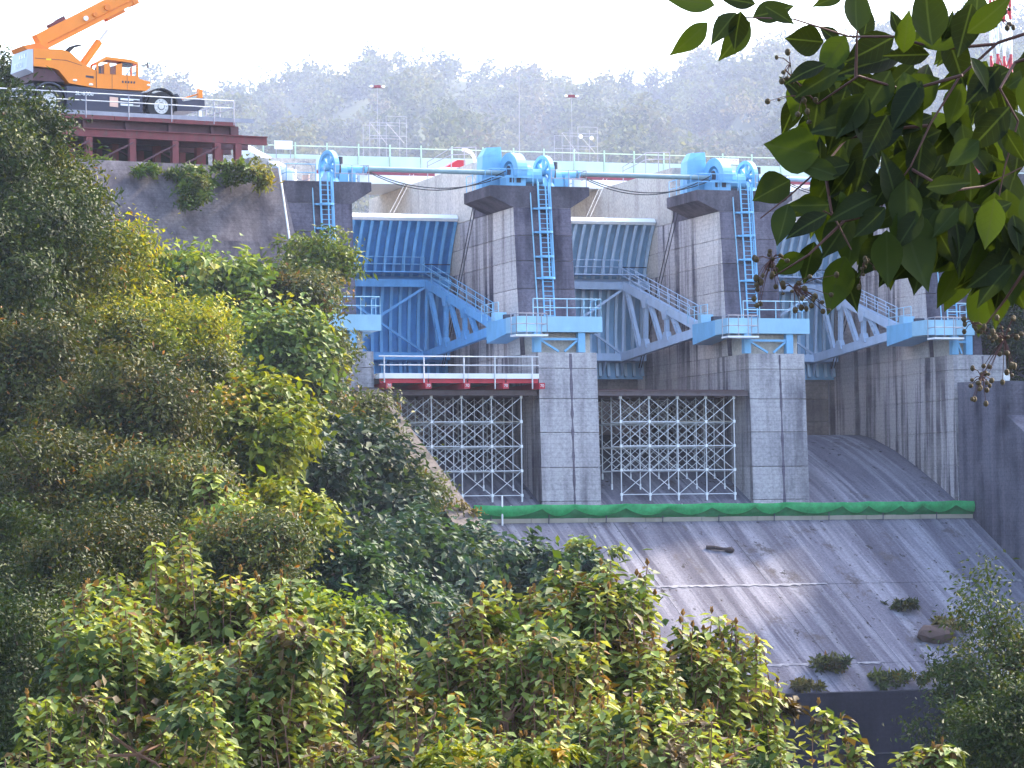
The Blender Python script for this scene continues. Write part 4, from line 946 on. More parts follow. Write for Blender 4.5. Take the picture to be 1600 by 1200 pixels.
# ------------------------------------------------------------------ plants
RNG = np.random.default_rng(11)
PAL = {
 'dark':    [(.030, .058, .020), (.042, .075, .022), (.060, .090, .022), (.028, .050, .028), (.10, .12, .02)],
 'darkyel': [(.045, .075, .018), (.085, .110, .018), (.14, .15, .016), (.040, .065, .024), (.17, .16, .02)],
 'yel':     [(.075, .105, .018), (.13, .15, .018), (.19, .19, .018), (.055, .085, .020), (.24, .21, .02)],
 'yelbig':  [(.10, .14, .020), (.15, .18, .022), (.20, .21, .025), (.07, .11, .025), (.26, .17, .02)],
 'kudzu':   [(.055, .095, .045), (.075, .12, .050), (.11, .15, .06), (.045, .078, .040), (.15, .16, .05)],
 'kudzub':  [(.028, .068, .045), (.038, .085, .050), (.055, .105, .060), (.022, .052, .040), (.08, .12, .05)],
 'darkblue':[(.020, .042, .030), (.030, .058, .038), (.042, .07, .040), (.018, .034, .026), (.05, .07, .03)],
 'grey':    [(.060, .085, .045), (.080, .105, .050), (.10, .11, .05), (.045, .068, .040), (.15, .10, .04)],
 'brown':   [(.10, .085, .045), (.13, .10, .055), (.085, .085, .040), (.07, .075, .040), (.16, .11, .06)],
 'brownd':  [(.040, .058, .018), (.060, .078, .020), (.085, .085, .022), (.032, .048, .020), (.11, .085, .022)],
 'tree':    [(.055, .090, .028), (.075, .11, .030), (.095, .12, .035), (.045, .072, .028), (.12, .13, .03)],
 'tree2':   [(.028, .052, .022), (.042, .070, .024), (.055, .078, .026), (.024, .042, .020), (.09, .085, .022)],
 'ivy':     [(.045, .080, .030), (.062, .10, .035), (.085, .11, .04), (.038, .065, .028), (.09, .09, .04)],
 'ivyyel':  [(.12, .13, .03), (.17, .16, .03), (.09, .11, .03), (.2, .17, .03), (.10, .10, .03)],
 'sprig':   [(.105, .135, .040), (.125, .150, .045), (.085, .115, .038), (.155, .165, .060), (.12, .095, .035)],
 'far':     [(.050, .060, .030), (.065, .075, .035), (.080, .080, .040), (.040, .050, .030), (.085, .075, .045)],
}
for k in list(PAL): PAL[k] = np.array(PAL[k])
PAL['sprig'] = PAL['sprig']*np.array([1.55, 1.48, 1.5]); PAL['far'] = PAL['far']*1.25
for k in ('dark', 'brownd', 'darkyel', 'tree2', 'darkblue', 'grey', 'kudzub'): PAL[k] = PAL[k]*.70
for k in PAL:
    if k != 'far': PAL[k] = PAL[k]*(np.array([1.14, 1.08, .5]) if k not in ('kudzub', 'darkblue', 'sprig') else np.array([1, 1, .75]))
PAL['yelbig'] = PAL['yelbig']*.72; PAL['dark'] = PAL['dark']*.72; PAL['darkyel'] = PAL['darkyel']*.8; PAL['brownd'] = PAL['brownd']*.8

PAL['sprigs'] = PAL['sprig']*1.15

def unit(a): return a/np.maximum(np.linalg.norm(a, axis=1, keepdims=True), 1e-6)
def leaf_mesh(name, pos, nrm, dr, L, Wd, tint, fold=.18):
    """one folded four-cornered leaf per row"""
    n = len(pos); nrm = unit(nrm); dr = unit(dr-nrm*np.sum(dr*nrm, 1, keepdims=True)*.7)
    sd = unit(np.cross(nrm, dr)); up = np.cross(dr, sd)
    L = L.reshape(-1, 1); Wd = Wd.reshape(-1, 1)
    v = np.empty((n, 4, 3)); v[:, 0] = pos; v[:, 2] = pos+dr*L-up*L*.12
    mid = pos+dr*L*.45
    v[:, 1] = mid+sd*Wd*.5+up*Wd*fold; v[:, 3] = mid-sd*Wd*.5+up*Wd*fold
    i = np.arange(n)*4
    f = np.stack([i, i+1, i+2, i, i+2, i+3], 1).reshape(-1)
    me = bpy.data.meshes.new(name); me.vertices.add(4*n); me.vertices.foreach_set('co', v.reshape(-1))
    me.loops.add(6*n); me.loops.foreach_set('vertex_index', f.astype(np.int32))
    me.polygons.add(2*n); me.polygons.foreach_set('loop_start', np.arange(0, 6*n, 3, dtype=np.int32)); me.update(calc_edges=True)
    at = me.attributes.new('tint', 'FLOAT_COLOR', 'POINT')
    col = np.ones((n, 4, 4)); col[:, :, :3] = tint[:, None, :]; at.data.foreach_set('color', col.reshape(-1))
    return me
def pick(pal, n, w=(.32, .28, .2, .14, .06)):
    return pal[RNG.choice(len(pal), n, p=np.array(w)/sum(w))]
def lobes_of(c, rx, rz, n):
    out = []
    for i in range(n):
        d = RNG.normal(size=3); d /= np.linalg.norm(d); rad = RNG.uniform(.35, .72)
        s = RNG.uniform(.26, .52); out.append((c+d*np.array([rx, rx, rz])*(rad+.28), np.array([rx, rx, rz])*s))
    out.append((c.copy(), np.array([rx, rx, rz])*.62)); return out
def crown_points(lobes, L, cover):
    """clump centres spread over the lobes' shells, leaves gathered round them"""
    ar = np.array([4*math.pi*(r[0]*r[1]*r[2])**(2/3) for c, r in lobes]); tot = ar.sum()
    n = int(tot*cover/(L*L*.22)); n = min(n, 26000); k = max(8, n//38)
    li = RNG.choice(len(lobes), k, p=ar/tot); d = unit(RNG.normal(size=(k, 3)))
    C = np.array([l[0] for l in lobes])[li]; R = np.array([l[1] for l in lobes])[li]
    cc = C+d*R*RNG.uniform(.58, 1.14, (k, 1)); w_ = RNG.integers(0, k, n)
    sg = min(L*1.75, min(r[2] for c, r in lobes)*.8)*RNG.uniform(.6, 1.35, (n, 1))
    p = cc[w_]+RNG.normal(size=(n, 3))*sg*np.array([1, 1, .75])
    return p, unit(d[w_]+RNG.normal(size=(n, 3))*.55+np.array([0, 0, .55])), w_, k
def trunk_mesh(c, rx, rz, lobes, r):
    m = MB(); b = Vector((c[0], c[1], c[2]-rz-2.4)); k = Vector((c[0]+RNG.uniform(-.1, .1)*rx, c[1], c[2]-rz*.2))
    m.path([b, b.lerp(k, .5)+Vector((RNG.uniform(-.06, .06)*rx, 0, 0)), k], r, 7, r*.6)
    for lc, lr in lobes[5:13]:
        e = Vector(c).lerp(Vector(lc), 1.0+float(RNG.uniform(.1, .5))); s_ = k.copy(); m.path([s_, s_.lerp(e, .6)+Vector((0, 0, RNG.uniform(-.1, .15)*rz)), e], r*.22, 4, r*.07)
    for lc, lr in lobes[:5]: e = Vector(lc); m.path([k, k.lerp(e, .55)+Vector((0, 0, .1*rz)), e], r*.5, 5, r*.15)
    return m
CAM_NP = np.array(CAMP)
NAMES = {'dark': 'evergreen_shrub', 'darkyel': 'evergreen_shrub', 'yel': 'yellow_shrub', 'yelbig': 'broadleaf_shrub', 'kudzu': 'vine_bush', 'kudzub': 'vine_bush', 'darkblue': 'vine_bush', 'grey': 'bush', 'brown': 'bush', 'brownd': 'thicket', 'tree': 'small_tree', 'tree2': 'sapling', 'ivy': 'ivy', 'ivyyel': 'vine', 'sprig': 'leafy_shrub', 'sprigs': 'leafy_shrub'}
CATS = {'small_tree': 'tree', 'sapling': 'tree', 'ivy': 'ivy', 'vine': 'vine', 'thicket': 'thicket'}
BASES = []
def plant(x, y, z, rx, rz, kind, label, grow=1.0):
    rx *= grow; rz *= grow
    c = np.array([x, y, z]); dist = np.linalg.norm(c-CAM_NP)
    nm = NAMES[kind]; t = thing(nm, label, CATS.get(nm, 'bush')); t.location = (0, 0, 0)
    pal = PAL[kind]
    if kind in ('sprig', 'sprigs'):
        L = .0050*dist; lobes = lobes_of(c, rx, rz, 7 if kind == 'sprig' else 3)
        ns = int(135*(rx*rz)/(1.2*1.2)) if kind == 'sprig' else int(max(5, 40*rx*rz))
        ns = max(5, min(ns, 330)); li = RNG.integers(0, len(lobes), ns)
        C = np.array([l[0] for l in lobes])[li]; R = np.array([l[1] for l in lobes])[li]
        d = unit(RNG.normal(size=(ns, 3))*np.array([1, 1, .7])+np.array([0, 0, .45])); tops = C+d*R*RNG.uniform(.78, 1.15, (ns, 1)); tops[:, 2] += np.abs(RNG.normal(size=ns))*rz*.12
        P, Nn, Dr, LL, TT = [], [], [], [], []
        st = MB()
        for q in tops:
            h = RNG.uniform(2.5, 5.5)*L; lean = RNG.normal(size=2)*.12; base = q-np.array([lean[0]*h, lean[1]*h, h])
            if RNG.random() < .6: st.path([Vector(base), Vector(q)], .055*L, 4, .035*L)
            hue = pick(pal, 1)[0]*RNG.uniform(.75, 1.25); m_ = RNG.integers(12, 20); a0 = RNG.uniform(0, 6.28)
            for j in range(m_):
                u = (j/m_)**1.3; a = a0+j*2.4; dr_ = np.array([math.cos(a), math.sin(a), RNG.uniform(-.55, .1)-.25*u])
                pp = q-np.array([lean[0], lean[1], 1])*h*u; P.append(pp); Dr.append(dr_)
                Nn.append(np.array([math.cos(a)*.35, math.sin(a)*.35, 1])+RNG.normal(size=3)*.22); LL.append(L*RNG.uniform(.65, 1.15)*(1.05-.25*(1-u)))
                TT.append(hue*RNG.uniform(.7, 1.3) if RNG.random() > .03 else np.array([.17, .09, .03]))
            # reddish tuft of young leaves at the tip
            if RNG.random() < .3:
                for j in range(4): P.append(q); a = RNG.uniform(0, 6.28); Dr.append(np.array([math.cos(a)*.35, math.sin(a)*.35, 1])); Nn.append(np.array([math.cos(a), math.sin(a), .3])); LL.append(L*.5); TT.append(np.array([.20, .11, .04])*RNG.uniform(.7, 1.2))
        P, Nn, Dr, LL, TT = map(np.array, (P, Nn, Dr, LL, TT))
        me = leaf_mesh('crown', P, Nn, Dr, LL, LL*.62, TT, .12)
        obj('crown', me, M['leaf'], t)
        tm = trunk_mesh(c, rx, rz, lobes, .03*rx+.01)
        for q in lobes: tm.path([Vector((x, y, z-rz)), Vector(q[0])], .022, 5, .01)
        obj('trunk', tm, M['stem'], t); obj('shoots', st, M['stem'], t)['kind'] = 'stuff'
        # inner foliage filling the shrub, tinted darker to paint shade into its gaps
        p, nr, w_, k = crown_points([(a, b*.78) for a, b in lobes], L*.7, .32)
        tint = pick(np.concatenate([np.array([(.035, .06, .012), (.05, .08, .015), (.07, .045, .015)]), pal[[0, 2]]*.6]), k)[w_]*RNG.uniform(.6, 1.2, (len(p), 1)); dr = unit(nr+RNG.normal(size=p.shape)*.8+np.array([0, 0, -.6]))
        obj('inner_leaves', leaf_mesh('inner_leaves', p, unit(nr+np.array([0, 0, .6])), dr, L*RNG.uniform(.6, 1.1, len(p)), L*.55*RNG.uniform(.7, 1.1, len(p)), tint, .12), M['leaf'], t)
    else:
        big = kind in ('yelbig', 'kudzu', 'kudzub', 'darkblue'); ivy = kind.startswith('ivy')
        L = dist*(.0027 if big else .0020 if not ivy else .0016)
        if kind in ('dark', 'darkyel', 'yel', 'brownd', 'tree2'): L = dist*.0018
        lobes = lobes_of(c, rx, rz, 15)
        p, nr, w_, k = crown_points(lobes, L, .62 if kind == 'tree2' else 1.05)
        hue = pick(pal, k); tint = hue[w_]*RNG.uniform(.65, 1.35, (len(p), 1))
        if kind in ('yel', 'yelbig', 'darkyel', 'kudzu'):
            lit_top = (p[:, 2] > c[2]+rz*(.25+.5*RNG.random(len(p)))); tint[lit_top] = tint[lit_top]*np.array([1.3, 1.25, .9])  # upper leaves tinted yellower, painting sunlight onto the crown tops
        if kind in ('yel', 'darkyel', 'brownd', 'grey'):
            rust = RNG.random(len(p)) < .012; tint[rust] = np.array([.20, .085, .02])*RNG.uniform(.7, 1.2, (rust.sum(), 1))
        dr = unit(nr*.5+RNG.normal(size=p.shape)*.7+np.array([0, 0, -.55 if big else -.15]))
        wr = .72 if big else .46
        nr2 = unit(nr+np.array([0, 0, .7])) if big else nr
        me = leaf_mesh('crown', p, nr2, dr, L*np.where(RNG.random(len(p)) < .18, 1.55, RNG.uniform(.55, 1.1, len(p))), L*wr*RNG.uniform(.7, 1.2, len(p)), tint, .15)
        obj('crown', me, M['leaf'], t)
        if ivy: obj('stem', MB().path([Vector(c), Vector(c)+Vector((rx*.3, .3, rz*.2)), Vector(lobes[0][0])], .03, 5, .015), M['bark'], t)
        else: obj('trunk', trunk_mesh(c, rx, rz, lobes, .05*rx+.03), M['bark'], t)
    if kind not in ('ivy', 'ivyyel'): BASES.append((x, y, z-rz-(2.2 if dist > 75 else 1.3)))
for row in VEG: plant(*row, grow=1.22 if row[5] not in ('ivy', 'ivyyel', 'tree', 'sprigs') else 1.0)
# weeds growing in the joints of the chute
for x, y, rx, rz, k, lb in ((17.6, -13.6, 1.3, .18, 'brownd', 'brownish weed patch on the right part of the chute'),
                            (9.0, -20.6, 1.3, .5, 'grey', 'grey green weed clump on the lowest joint of the chute'), (12.3, -22.6, 1.6, .4, 'darkyel', 'olive weed tuft on the brink above the dark end wall'),
                            (15.6, -22.4, 1.7, .6, 'tree2', 'dark green weed tuft on the brink near the right sapling'), (6.6, -22.9, 1.2, .3, 'brown', 'brownish weed fringe at the left end of the dark brink'), (18.8, -16.2, 1.1, .3, 'brown', 'brown weed patch beside the boulder')):
    plant(x, y, prof_z(y)+rz*.6, rx, rz, k, lb); BASES.pop()

# ------------------------------------------------------------------ ground: left bank, river bed, far hills
ctrl = [b for b in BASES]
R2, F2 = np.array([math.cos(PSI), -math.sin(PSI)]), np.array([math.sin(PSI), math.cos(PSI)])
def vd(a, d): p = CAM_NP[:2]+R2*a+F2*d; return p
for a, d, z in ((0, -8, -1.7), (-6, -8, -1.7), (6, -8, -1.7), (0, 6, -1.9), (-6, 18, -4), (0, 20, -4.2), (6, 18, -4), (-10, 36, -6), (0, 38, -6.2), (10, 36, -6), (-45, 60, 6), (-45, 100, 14), (-45, 150, 22), (-45, 200, 24), (60, 100, 6), (70, 160, 8)):
    q = vd(a, d); ctrl.append((q[0], q[1], z))
for d in range(78, 200, 11):
    a0 = np.interp(d, [78, 100, 150, 170, 200], [2, 1, 4, 6, 8])
    for a in np.arange(a0, np.interp(d, [78, 100, 120, 200], [9, 9, 22, 45]), 6):
        q = vd(a, d); ctrl.append((q[0], q[1], -9.5 if d < 80 else -19))
ctrl += [(33, 0, 6.5), (33, -8, 4), (35, -20, -3), (36, -30, -8), (40, 6, 9), (50, 0, 12), (52, -30, 6)]
ctrl = np.array(ctrl)
ga, gd = np.linspace(-75, 75, 76), np.linspace(-12, 245, 130)
AA, DDg = np.meshgrid(ga, gd); XY = CAM_NP[:2]+AA[..., None]*R2+DDg[..., None]*F2
dd = np.linalg.norm(XY[:, :, None, :]-ctrl[None, None, :, :2], axis=3); wt = 1/(dd**3.2+.8)
Z = (wt*ctrl[:, 2]).sum(2)/wt.sum(2)-.15+RNG.normal(size=AA.shape)*.08
X_, Y_ = XY[..., 0], XY[..., 1]
inch = (X_ > -14.6) & (X_ < 30) & (Y_ > -26); Z = np.where(inch, -19.5, Z)
tops = np.where((X_ <= -14.6) & (Y_ > -36) & (Y_ < 3), np.minimum(Z, 9.0+.42*np.minimum(Y_, 0)-.4+np.maximum(0, -15.5-X_)*.75), Z); Z = tops
Z = np.where((X_ < -14.6) & (Y_ > 3.5), np.minimum(Z, 20), Z)
m = MB(); na, nd = len(ga), len(gd)
m.v = [tuple(v) for v in np.dstack([X_, Y_, Z]).reshape(-1, 3)]
m.f = [[j*na+i, j*na+i+1, (j+1)*na+i+1, (j+1)*na+i] for j in range(nd-1) for i in range(na-1)]
struct('bank_ground', m, M['soil'], True)
struct('ground', MB().poly([(-3000, -3000, -20.5), (3000, -3000, -20.5), (3000, 3500, -20.5), (-3000, 3500, -20.5)]), M['bed'])
# low undergrowth leaves over the bank
n = 90000
ii = RNG.integers(0, na-1, n); jj = RNG.integers(0, nd-1, n); fa, fb = RNG.random(n), RNG.random(n)
G = np.dstack([X_, Y_, Z]); p = G[jj, ii]*((1-fa)*(1-fb))[:, None]+G[jj, ii+1]*(fa*(1-fb))[:, None]+G[jj+1, ii]*((1-fa)*fb)[:, None]+G[jj+1, ii+1]*(fa*fb)[:, None]
keep = (p[:, 2] > -19) & ~((p[:, 0] > -14.9) & (p[:, 0] < 30) & (p[:, 1] > -27)); rel = p[:, :2]-CAM_NP[:2]; dep = rel@F2; lat = rel@R2
keep &= (dep > 35) & (np.abs(lat) < dep*.2+3); p = p[keep]; dep = dep[keep]; n = len(p)
p[:, 2] += RNG.random(n)**2*1.1
L = dep*.0026*RNG.uniform(.7, 1.3, n)
me = leaf_mesh('undergrowth', p, RNG.normal(size=(n, 3))*.5+np.array([0, -.2, 1]), RNG.normal(size=(n, 3)), L, L*.55, pick(np.concatenate([PAL['dark'], PAL['grey']])[[0, 1, 5, 6, 3]], n)*RNG.uniform(.6, 1.2, (n, 1)))
o = obj('undergrowth', me, M['leaf']); o['kind'] = 'stuff'; o['label'] = 'low mixed undergrowth covering the left bank'

RIDGE = [(-30, .10), (0, .125), (7.62, .1312), (9.77, .1316), (12.28, .1372), (12.61, .1365), (13.04, .1338), (13.26, .1322), (13.48, .1353), (13.92, .1365), (14.47, .138), (14.92, .1397), (15.25, .1391), (15.69, .1412), (16.02, .142), (16.35, .1412), (16.8, .1415), (17.35, .1426), (17.68, .1413), (18.01, .1409), (18.34, .1387), (18.9, .137), (19.23, .1356), (19.45, .1342), (19.89, .1352), (20.34, .137), (20.78, .1381), (21.33, .1392), (21.89, .141), (22.44, .1427), (22.77, .1443), (23.1, .1458), (24.1, .1488), (25.19, .1502), (26.29, .1519), (27.37, .1528), (29.52, .1494), (45, .13), (60, .10)]
RA, RK = np.array([a for a, k in RIDGE]), np.array([k for a, k in RIDGE])
RR = 3600.0
def hill_z(az, rho):
    top = np.interp(az, RA, RK)*RR-18
    u = np.clip((rho-1000)/(RR-1000), 0, 1.25); und = 20*np.sin(az*1.9+rho*.0027)+15*np.sin(az*4.3-rho*.005)
    z = 14+(top-14)*np.where(u < 1, u**1.12, 1-(u-1)*1.2)+und*np.sin(np.pi*np.clip(u, 0, 1)); return z
az = np.linspace(-30, 60, 181); rh = np.linspace(980, 4050, 70); AZ, RH = np.meshgrid(az, rh); HZ = hill_z(AZ, RH)
HX = CAM_NP[0]+RH*np.sin(np.radians(AZ)); HY = CAM_NP[1]+RH*np.cos(np.radians(AZ))
m = MB(); m.v = [tuple(v) for v in np.dstack([HX, HY, HZ]).reshape(-1, 3)]; na = len(az)
m.f = [[j*na+i, j*na+i+1, (j+1)*na+i+1, (j+1)*na+i] for j in range(len(rh)-1) for i in range(na-1)]
struct('hill', m, M['hill'], True)
nt_ = 2000
ta = RNG.uniform(5.5, 31, nt_); tr_ = 1500+2150*RNG.random(nt_)**.8; tz = hill_z(ta, tr_); th_ = RNG.uniform(22, 43, nt_)
nl = 170; P, Nn, TT, LL = [], [], [], []
for i in range(nt_):
    bx = np.array([CAM_NP[0]+tr_[i]*math.sin(math.radians(ta[i])), CAM_NP[1]+tr_[i]*math.cos(math.radians(ta[i])), tz[i]+th_[i]*.35])
    k = 7; cl = bx+unit(RNG.normal(size=(k, 3)))*np.array([.36, .36, .38])*th_[i]*RNG.uniform(.5, 1.0, (k, 1)); cl[:, 2] += th_[i]*.12
    w_ = RNG.integers(0, k, nl); P.append(cl[w_]+unit(RNG.normal(size=(nl, 3)))*RNG.random((nl, 1))**.4*th_[i]*.24); Nn.append(RNG.normal(size=(nl, 3))+np.array([0, -.2, .8]))
    hue = pick(PAL['far'], 1)[0]*RNG.uniform(.75, 1.3); TT.append(hue*RNG.uniform(.7, 1.3, (nl, 1))); LL.append(np.full(nl, 4.4*RNG.uniform(.8, 1.2)))
P, Nn, TT, LL = map(np.concatenate, (P, Nn, TT, LL))
me = leaf_mesh('forest', P, Nn, RNG.normal(size=P.shape), LL, LL*.75, TT); o = obj('forest', me, M['far']); o['kind'] = 'stuff'; o['label'] = 'hazy wooded hill behind the dam'

# tall woods on the right bank, unseen trees added to shade the chute
P, Nn, TT = [], [], []
for i in range(31):
    y = -36+i*1.65+RNG.uniform(-1.5, 1.5); x = 42+max(0, y+8)*.35+RNG.uniform(0, 14); h = RNG.uniform(22, 28); zb = 4+max(0, y+10)*.3
    for k in range(9):
        cc = np.array([x, y, zb+h*.55])+unit(RNG.normal(size=(1, 3)))[0]*np.array([3.4, 3.4, h*.40])*RNG.uniform(.4, 1)
        n = 620; P.append(cc+unit(RNG.normal(size=(n, 3)))*RNG.random((n, 1))**.4*2.6); Nn.append(RNG.normal(size=(n, 3))+np.array([0, 0, .6])); TT.append(pick(PAL['dark'], n)*RNG.uniform(.7, 1.2, (n, 1)))
P, Nn, TT = map(np.concatenate, (P, Nn, TT)); LL = RNG.uniform(.4, .7, len(P))
o = obj('shade_woods', leaf_mesh('shade_woods', P, Nn, RNG.normal(size=P.shape), LL, LL*.6, TT), M['leaf']); o['kind'] = 'stuff'; o['label'] = 'tall dark trees added on the right bank to shade the chute'
# ------------------------------------------------------------------ leafy branch hanging close to the viewer
BR = thing('leafy_branch', 'dark glossy leafed branch hanging into the upper right corner', 'branch')
S5 = 5.5/5200
BC = CAMP+fw*5.5+rr*(600*S5)+uu*(400*S5)            # metres to the right of and above the line of sight, 5.5 m out
BR.matrix_world = Matrix(((rr.x, fw.x, uu.x, BC.x), (rr.y, fw.y, uu.y, BC.y), (rr.z, fw.z, uu.z, BC.z), (0, 0, 0, 1)))
def lp(x, y, dep=0.0): return Vector(((x-1400)*S5, dep, -(y-200)*S5))
def leafshape(name, wid, curl, seed):
    rn = random.Random(seed); n = 9; m = MB(); prof = [0, .50, .84, .99, 1.0, .90, .72, .47, .20, 0]
    for i in range(n+1):
        u = i/n; hw = wid*.5*prof[i]; zc = curl*math.sin(math.pi*u*.9)*.5
        m.v += [(u, hw, zc+hw*.30+rn.uniform(-.008, .008)), (u, 0, zc), (u, -hw, zc+hw*.30+rn.uniform(-.008, .008))]
    for i in range(n):
        a = 3*i; m.f += [[a, a+3, a+4, a+1], [a+1, a+4, a+5, a+2]]
    return m.mesh(name)
def branchleaf():
    m, t, P, N, L = newmat('glossy branch leaf'); oi = N('ShaderNodeObjectInfo'); tc = N('ShaderNodeTexCoord')
    r = ramp(N, [(0, (.007, .010, .002)), (.6, (.014, .021, .003)), (1, (.032, .048, .005))]); L(oi.outputs['Random'], r.inputs[0])
    sx = N('ShaderNodeSeparateXYZ'); L(tc.outputs['Object'], sx.inputs[0])
    ab = N('ShaderNodeMath'); ab.operation = 'ABSOLUTE'; L(sx.outputs['Y'], ab.inputs[0])
    vr = ramp(N, [(0.0, (1, 1, 1)), (.012, (1, 1, 1)), (.02, (0, 0, 0))]); L(ab.outputs[0], vr.inputs[0])
    wv = N('ShaderNodeMath'); wv.operation = 'MULTIPLY_ADD'; L(ab.outputs[0], wv.inputs[0]); wv.inputs[1].default_value = -.8; L(sx.outputs['X'], wv.inputs[2])
    sn = N('ShaderNodeMath'); sn.operation = 'SINE'; ml = N('ShaderNodeMath'); ml.operation = 'MULTIPLY'; L(wv.outputs[0], ml.inputs[0]); ml.inputs[1].default_value = 48; L(ml.outputs[0], sn.inputs[0])
    sv = ramp(N, [(.90, (0, 0, 0)), (1, (.35, .35, .35))]); L(sn.outputs[0], sv.inputs[0])
    c = mixc(N, L, sv.outputs[0], r.outputs[0], (.020, .032, .007)); c = mixc(N, L, vr.outputs[0], c, (.030, .042, .010))
    L(c, P.inputs['Base Color']); P.inputs['Roughness'].default_value = .6; P.inputs['Specular IOR Level'].default_value = .15
    tr = N('ShaderNodeBsdfTranslucent'); L(mixc(N, L, 1.0, c, (1.45, 1.5, .5), 'MULTIPLY'), tr.inputs['Color'])
    mx = N('ShaderNodeMixShader'); mx.inputs[0].default_value = .32; L(P.outputs[0], mx.inputs[1]); L(tr.outputs[0], mx.inputs[2])
    L(mx.outputs[0], t.nodes['Material Output'].inputs['Surface']); return m
M['bleaf'] = branchleaf()
SH = [leafshape('leaf', .47, .10, 1), leafshape('leaf', .55, -.12, 2), leafshape('leaf', .42, .18, 3), leafshape('leaf', .80, .05, 4)]
for s in SH: s.materials.append(M['bleaf']); s.polygons.foreach_set('use_smooth', [True]*len(s.polygons))
rb = random.Random(21)
def bleaf(bx, by, tx, ty, dep, sh=None):
    a, b = lp(bx, by, dep), lp(tx, ty, dep+rb.uniform(-.02, .02)); d = b-a; ln = d.length; X = d.normalized()
    nz = Vector((rb.uniform(-.45, .45), -1, rb.uniform(-.2, .55))); Y = nz.cross(X).normalized(); Zv = X.cross(Y)
    o = bpy.data.objects.new('leaf', SH[sh if sh is not None else rb.randrange(3)]); COL.objects.link(o); o.parent = BR
    o.matrix_local = Matrix(((X.x*ln, Y.x*ln, Zv.x*ln, a.x), (X.y*ln, Y.y*ln, Zv.y*ln, a.y), (X.z*ln, Y.z*ln, Zv.z*ln, a.z), (0, 0, 0, 1)))
HAND = [(300, 45, 90, 15), (300, 60, 130, 205), (390, 70, 280, 215), (405, 70, 382, 232), (480, 55, 345, 225), (490, 40, 670, -10), (500, 60, 622, 132), (480, 20, 325, -5), (775, 165, 610, 150, 3), (835, 0, 700, 50), (860, 145, 768, 80), (885, 150, 890, -70), (960, 135, 985, -10), (1180, 220, 1150, -70, 1), (1085, 150, 1040, 40), (1265, 170, 1305, 35), (1335, 160, 1520, 0), (1125, 205, 840, 295), (725, 430, 588, 305), (850, 390, 690, 260, 1), (1255, 320, 1020, 475, 1), (925, 400, 803, 590), (808, 500, 590, 645, 1), (735, 655, 500, 612, 3), (1000, 500, 900, 690, 1), (1240, 470, 1050, 575), (648, 735, 485, 825, 3), (865, 690, 697, 718), (860, 700, 785, 835), (768, 865, 582, 868), (755, 905, 583, 1012), (830, 800, 850, 880), (600, 860, 548, 1038), (900, 880, 768, 1075, 1), (1010, 870, 880, 995, 1), (692, 1060, 548, 1142, 1), (740, 1000, 698, 1182, 1),
        (870, 1060, 792, 1312, 1), (850, 1080, 928, 1300), (1010, 965, 1018, 1205, 1), (1080, 860, 1195, 1220, 1), (1310, 890, 1325, 1168), (1440, 840, 1400, 1052), (1545, 780, 1552, 1052), (1230, 880, 1200, 1112), (1590, 900, 1590, 1280), (1480, 800, 1460, 1020), (1060, 720, 960, 880, 1), (700, 30, 650, -80), (1330, 700, 1250, 870, 1), (1150, 620, 1010, 800, 1), (1180, 560, 1150, 800, 1)]
for h in HAND:
    bx, by, tx, ty = [v/2.667 for v in h[:4]]; bleaf(1000+bx, by, 1000+tx, ty, rb.uniform(-.12, .12), h[4] if len(h) > 4 else None)
twigs = [[(1640, 40), (1560, 66), (1500, 120), (1452, 195), (1420, 262), (1372, 332)], [(1560, 66), (1470, 75), (1400, 55), (1330, 55), (1240, 30), (1120, 25)], [(1500, 120), (1420, 140), (1340, 120), (1280, 160), (1225, 110)], [(1452, 195), (1390, 200), (1325, 215), (1290, 255), (1235, 305), (1190, 340)], [(1420, 262), (1480, 300), (1540, 290), (1600, 260)], [(1372, 332), (1320, 345), (1280, 325)], [(1420, 262), (1440, 330), (1400, 345)], [(1640, 80), (1590, 95), (1560, 140), (1590, 190), (1570, 260), (1560, 320)], [(1340, 120), (1340, 60), (1345, 0)], [(1290, 255), (1300, 330), (1330, 390)], [(1320, 345), (1260, 400), (1205, 435)], [(1600, 420), (1570, 470), (1540, 510)]]
for tw in twigs:
    obj('twig', MB().path([lp(x, y, .03*math.sin(i+x)) for i, (x, y) in enumerate(tw)], .0030, 6, .0011), M['twig'], BR)
cen = [(1330, 90), (1400, 90), (1460, 100), (1520, 110), (1580, 120), (1320, 150), (1380, 160), (1450, 170), (1510, 190), (1570, 200), (1340, 215), (1400, 230), (1470, 240), (1530, 260), (1580, 280), (1380, 280), (1440, 300), (1500, 320), (1560, 340), (1420, 350), (1470, 360), (1540, 390), (1590, 380), (1310, 300), (1350, 260), (1290, 110), (1600, 150), (1600, 230), (1600, 310), (1570, 380), (1610, 400), (1620, 80), (1540, 60), (1500, 50), (1590, 340), (1555, 345), (1510, 350), (1595, 395), (1450, 330), (1480, 310)]
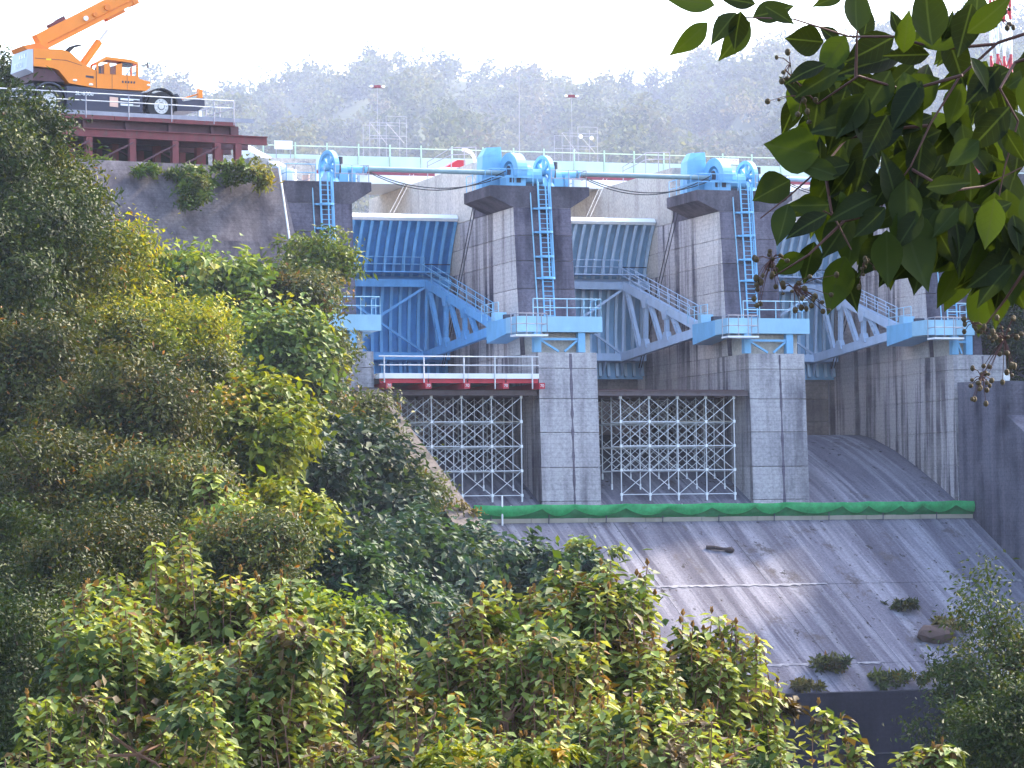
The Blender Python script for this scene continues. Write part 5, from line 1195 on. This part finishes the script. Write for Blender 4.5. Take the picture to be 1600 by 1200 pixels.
for k in range(232):
    cx, cy_ = cen[k % len(cen)]; cx += rb.gauss(0, 20); cy_ += rb.gauss(0, 20); a = rb.uniform(.25*math.pi, .85*math.pi) if rb.random() < .85 else rb.uniform(0, 6.28); ln = rb.uniform(58, 102)
    bleaf(cx, cy_, cx+ln*math.cos(a), cy_+ln*math.sin(a), rb.uniform(-.05, .35))
# dry flower sprays
def spray(x, y, n, sx, sy, seed, ang):
    rn = random.Random(seed); st, bd = MB(), MB(); p0 = lp(x, y, 0)
    for i in range(n):
        e = lp(x+sx*rn.uniform(-1, 1)+ang[0]*rn.random(), y+sy*rn.uniform(-1, 1)+ang[1]*rn.random(), rn.uniform(-.03, .03)); mid = p0.lerp(e, .5)+Vector((0, 0, .004))
        st.path([p0, mid, e], .0011, 4, .0006); bd.ball(e, rn.uniform(.0032, .0052), 6, 4, (1, 1, rn.uniform(.8, 1.4)))
    s = obj('flower_spray', st, M['twig'], BR); obj('buds', bd, M['bud'], s)['kind'] = 'stuff'
spray(1205, 405, 26, 26, 40, 1, (0, 40)); spray(1240, 450, 22, 34, 26, 2, (40, 20)); spray(1255, 150, 8, 40, 25, 3, (-30, 20)); spray(1235, 100, 6, 20, 20, 5, (-12, 10))
spray(1570, 530, 26, 30, 45, 4, (-20, 40)); spray(1535, 590, 16, 18, 26, 6, (0, 20)); spray(1520, 505, 10, 26, 12, 8, (30, 20)); spray(1350, 410, 8, 14, 24, 7, (14, 34)); spray(1560, 30, 10, 22, 26, 9, (0, 20))

# ------------------------------------------------------------------ haze
hm = bpy.data.materials.new('haze'); hm.use_nodes = True; ht = hm.node_tree; ht.nodes.clear()
pv = ht.nodes.new('ShaderNodeVolumePrincipled'); pv.inputs['Density'].default_value = .00008; pv.inputs['Color'].default_value = (.64, .73, 1.0, 1); pv.inputs['Anisotropy'].default_value = .1
mo = ht.nodes.new('ShaderNodeOutputMaterial'); ht.links.new(pv.outputs['Volume'], mo.inputs['Volume'])
hz = obj('haze', MB().box((-3000, -260, -21.5), (4200, 4200, 660)), hm); hz['kind'] = 'stuff'; hz['label'] = 'thin pale haze over the valley'
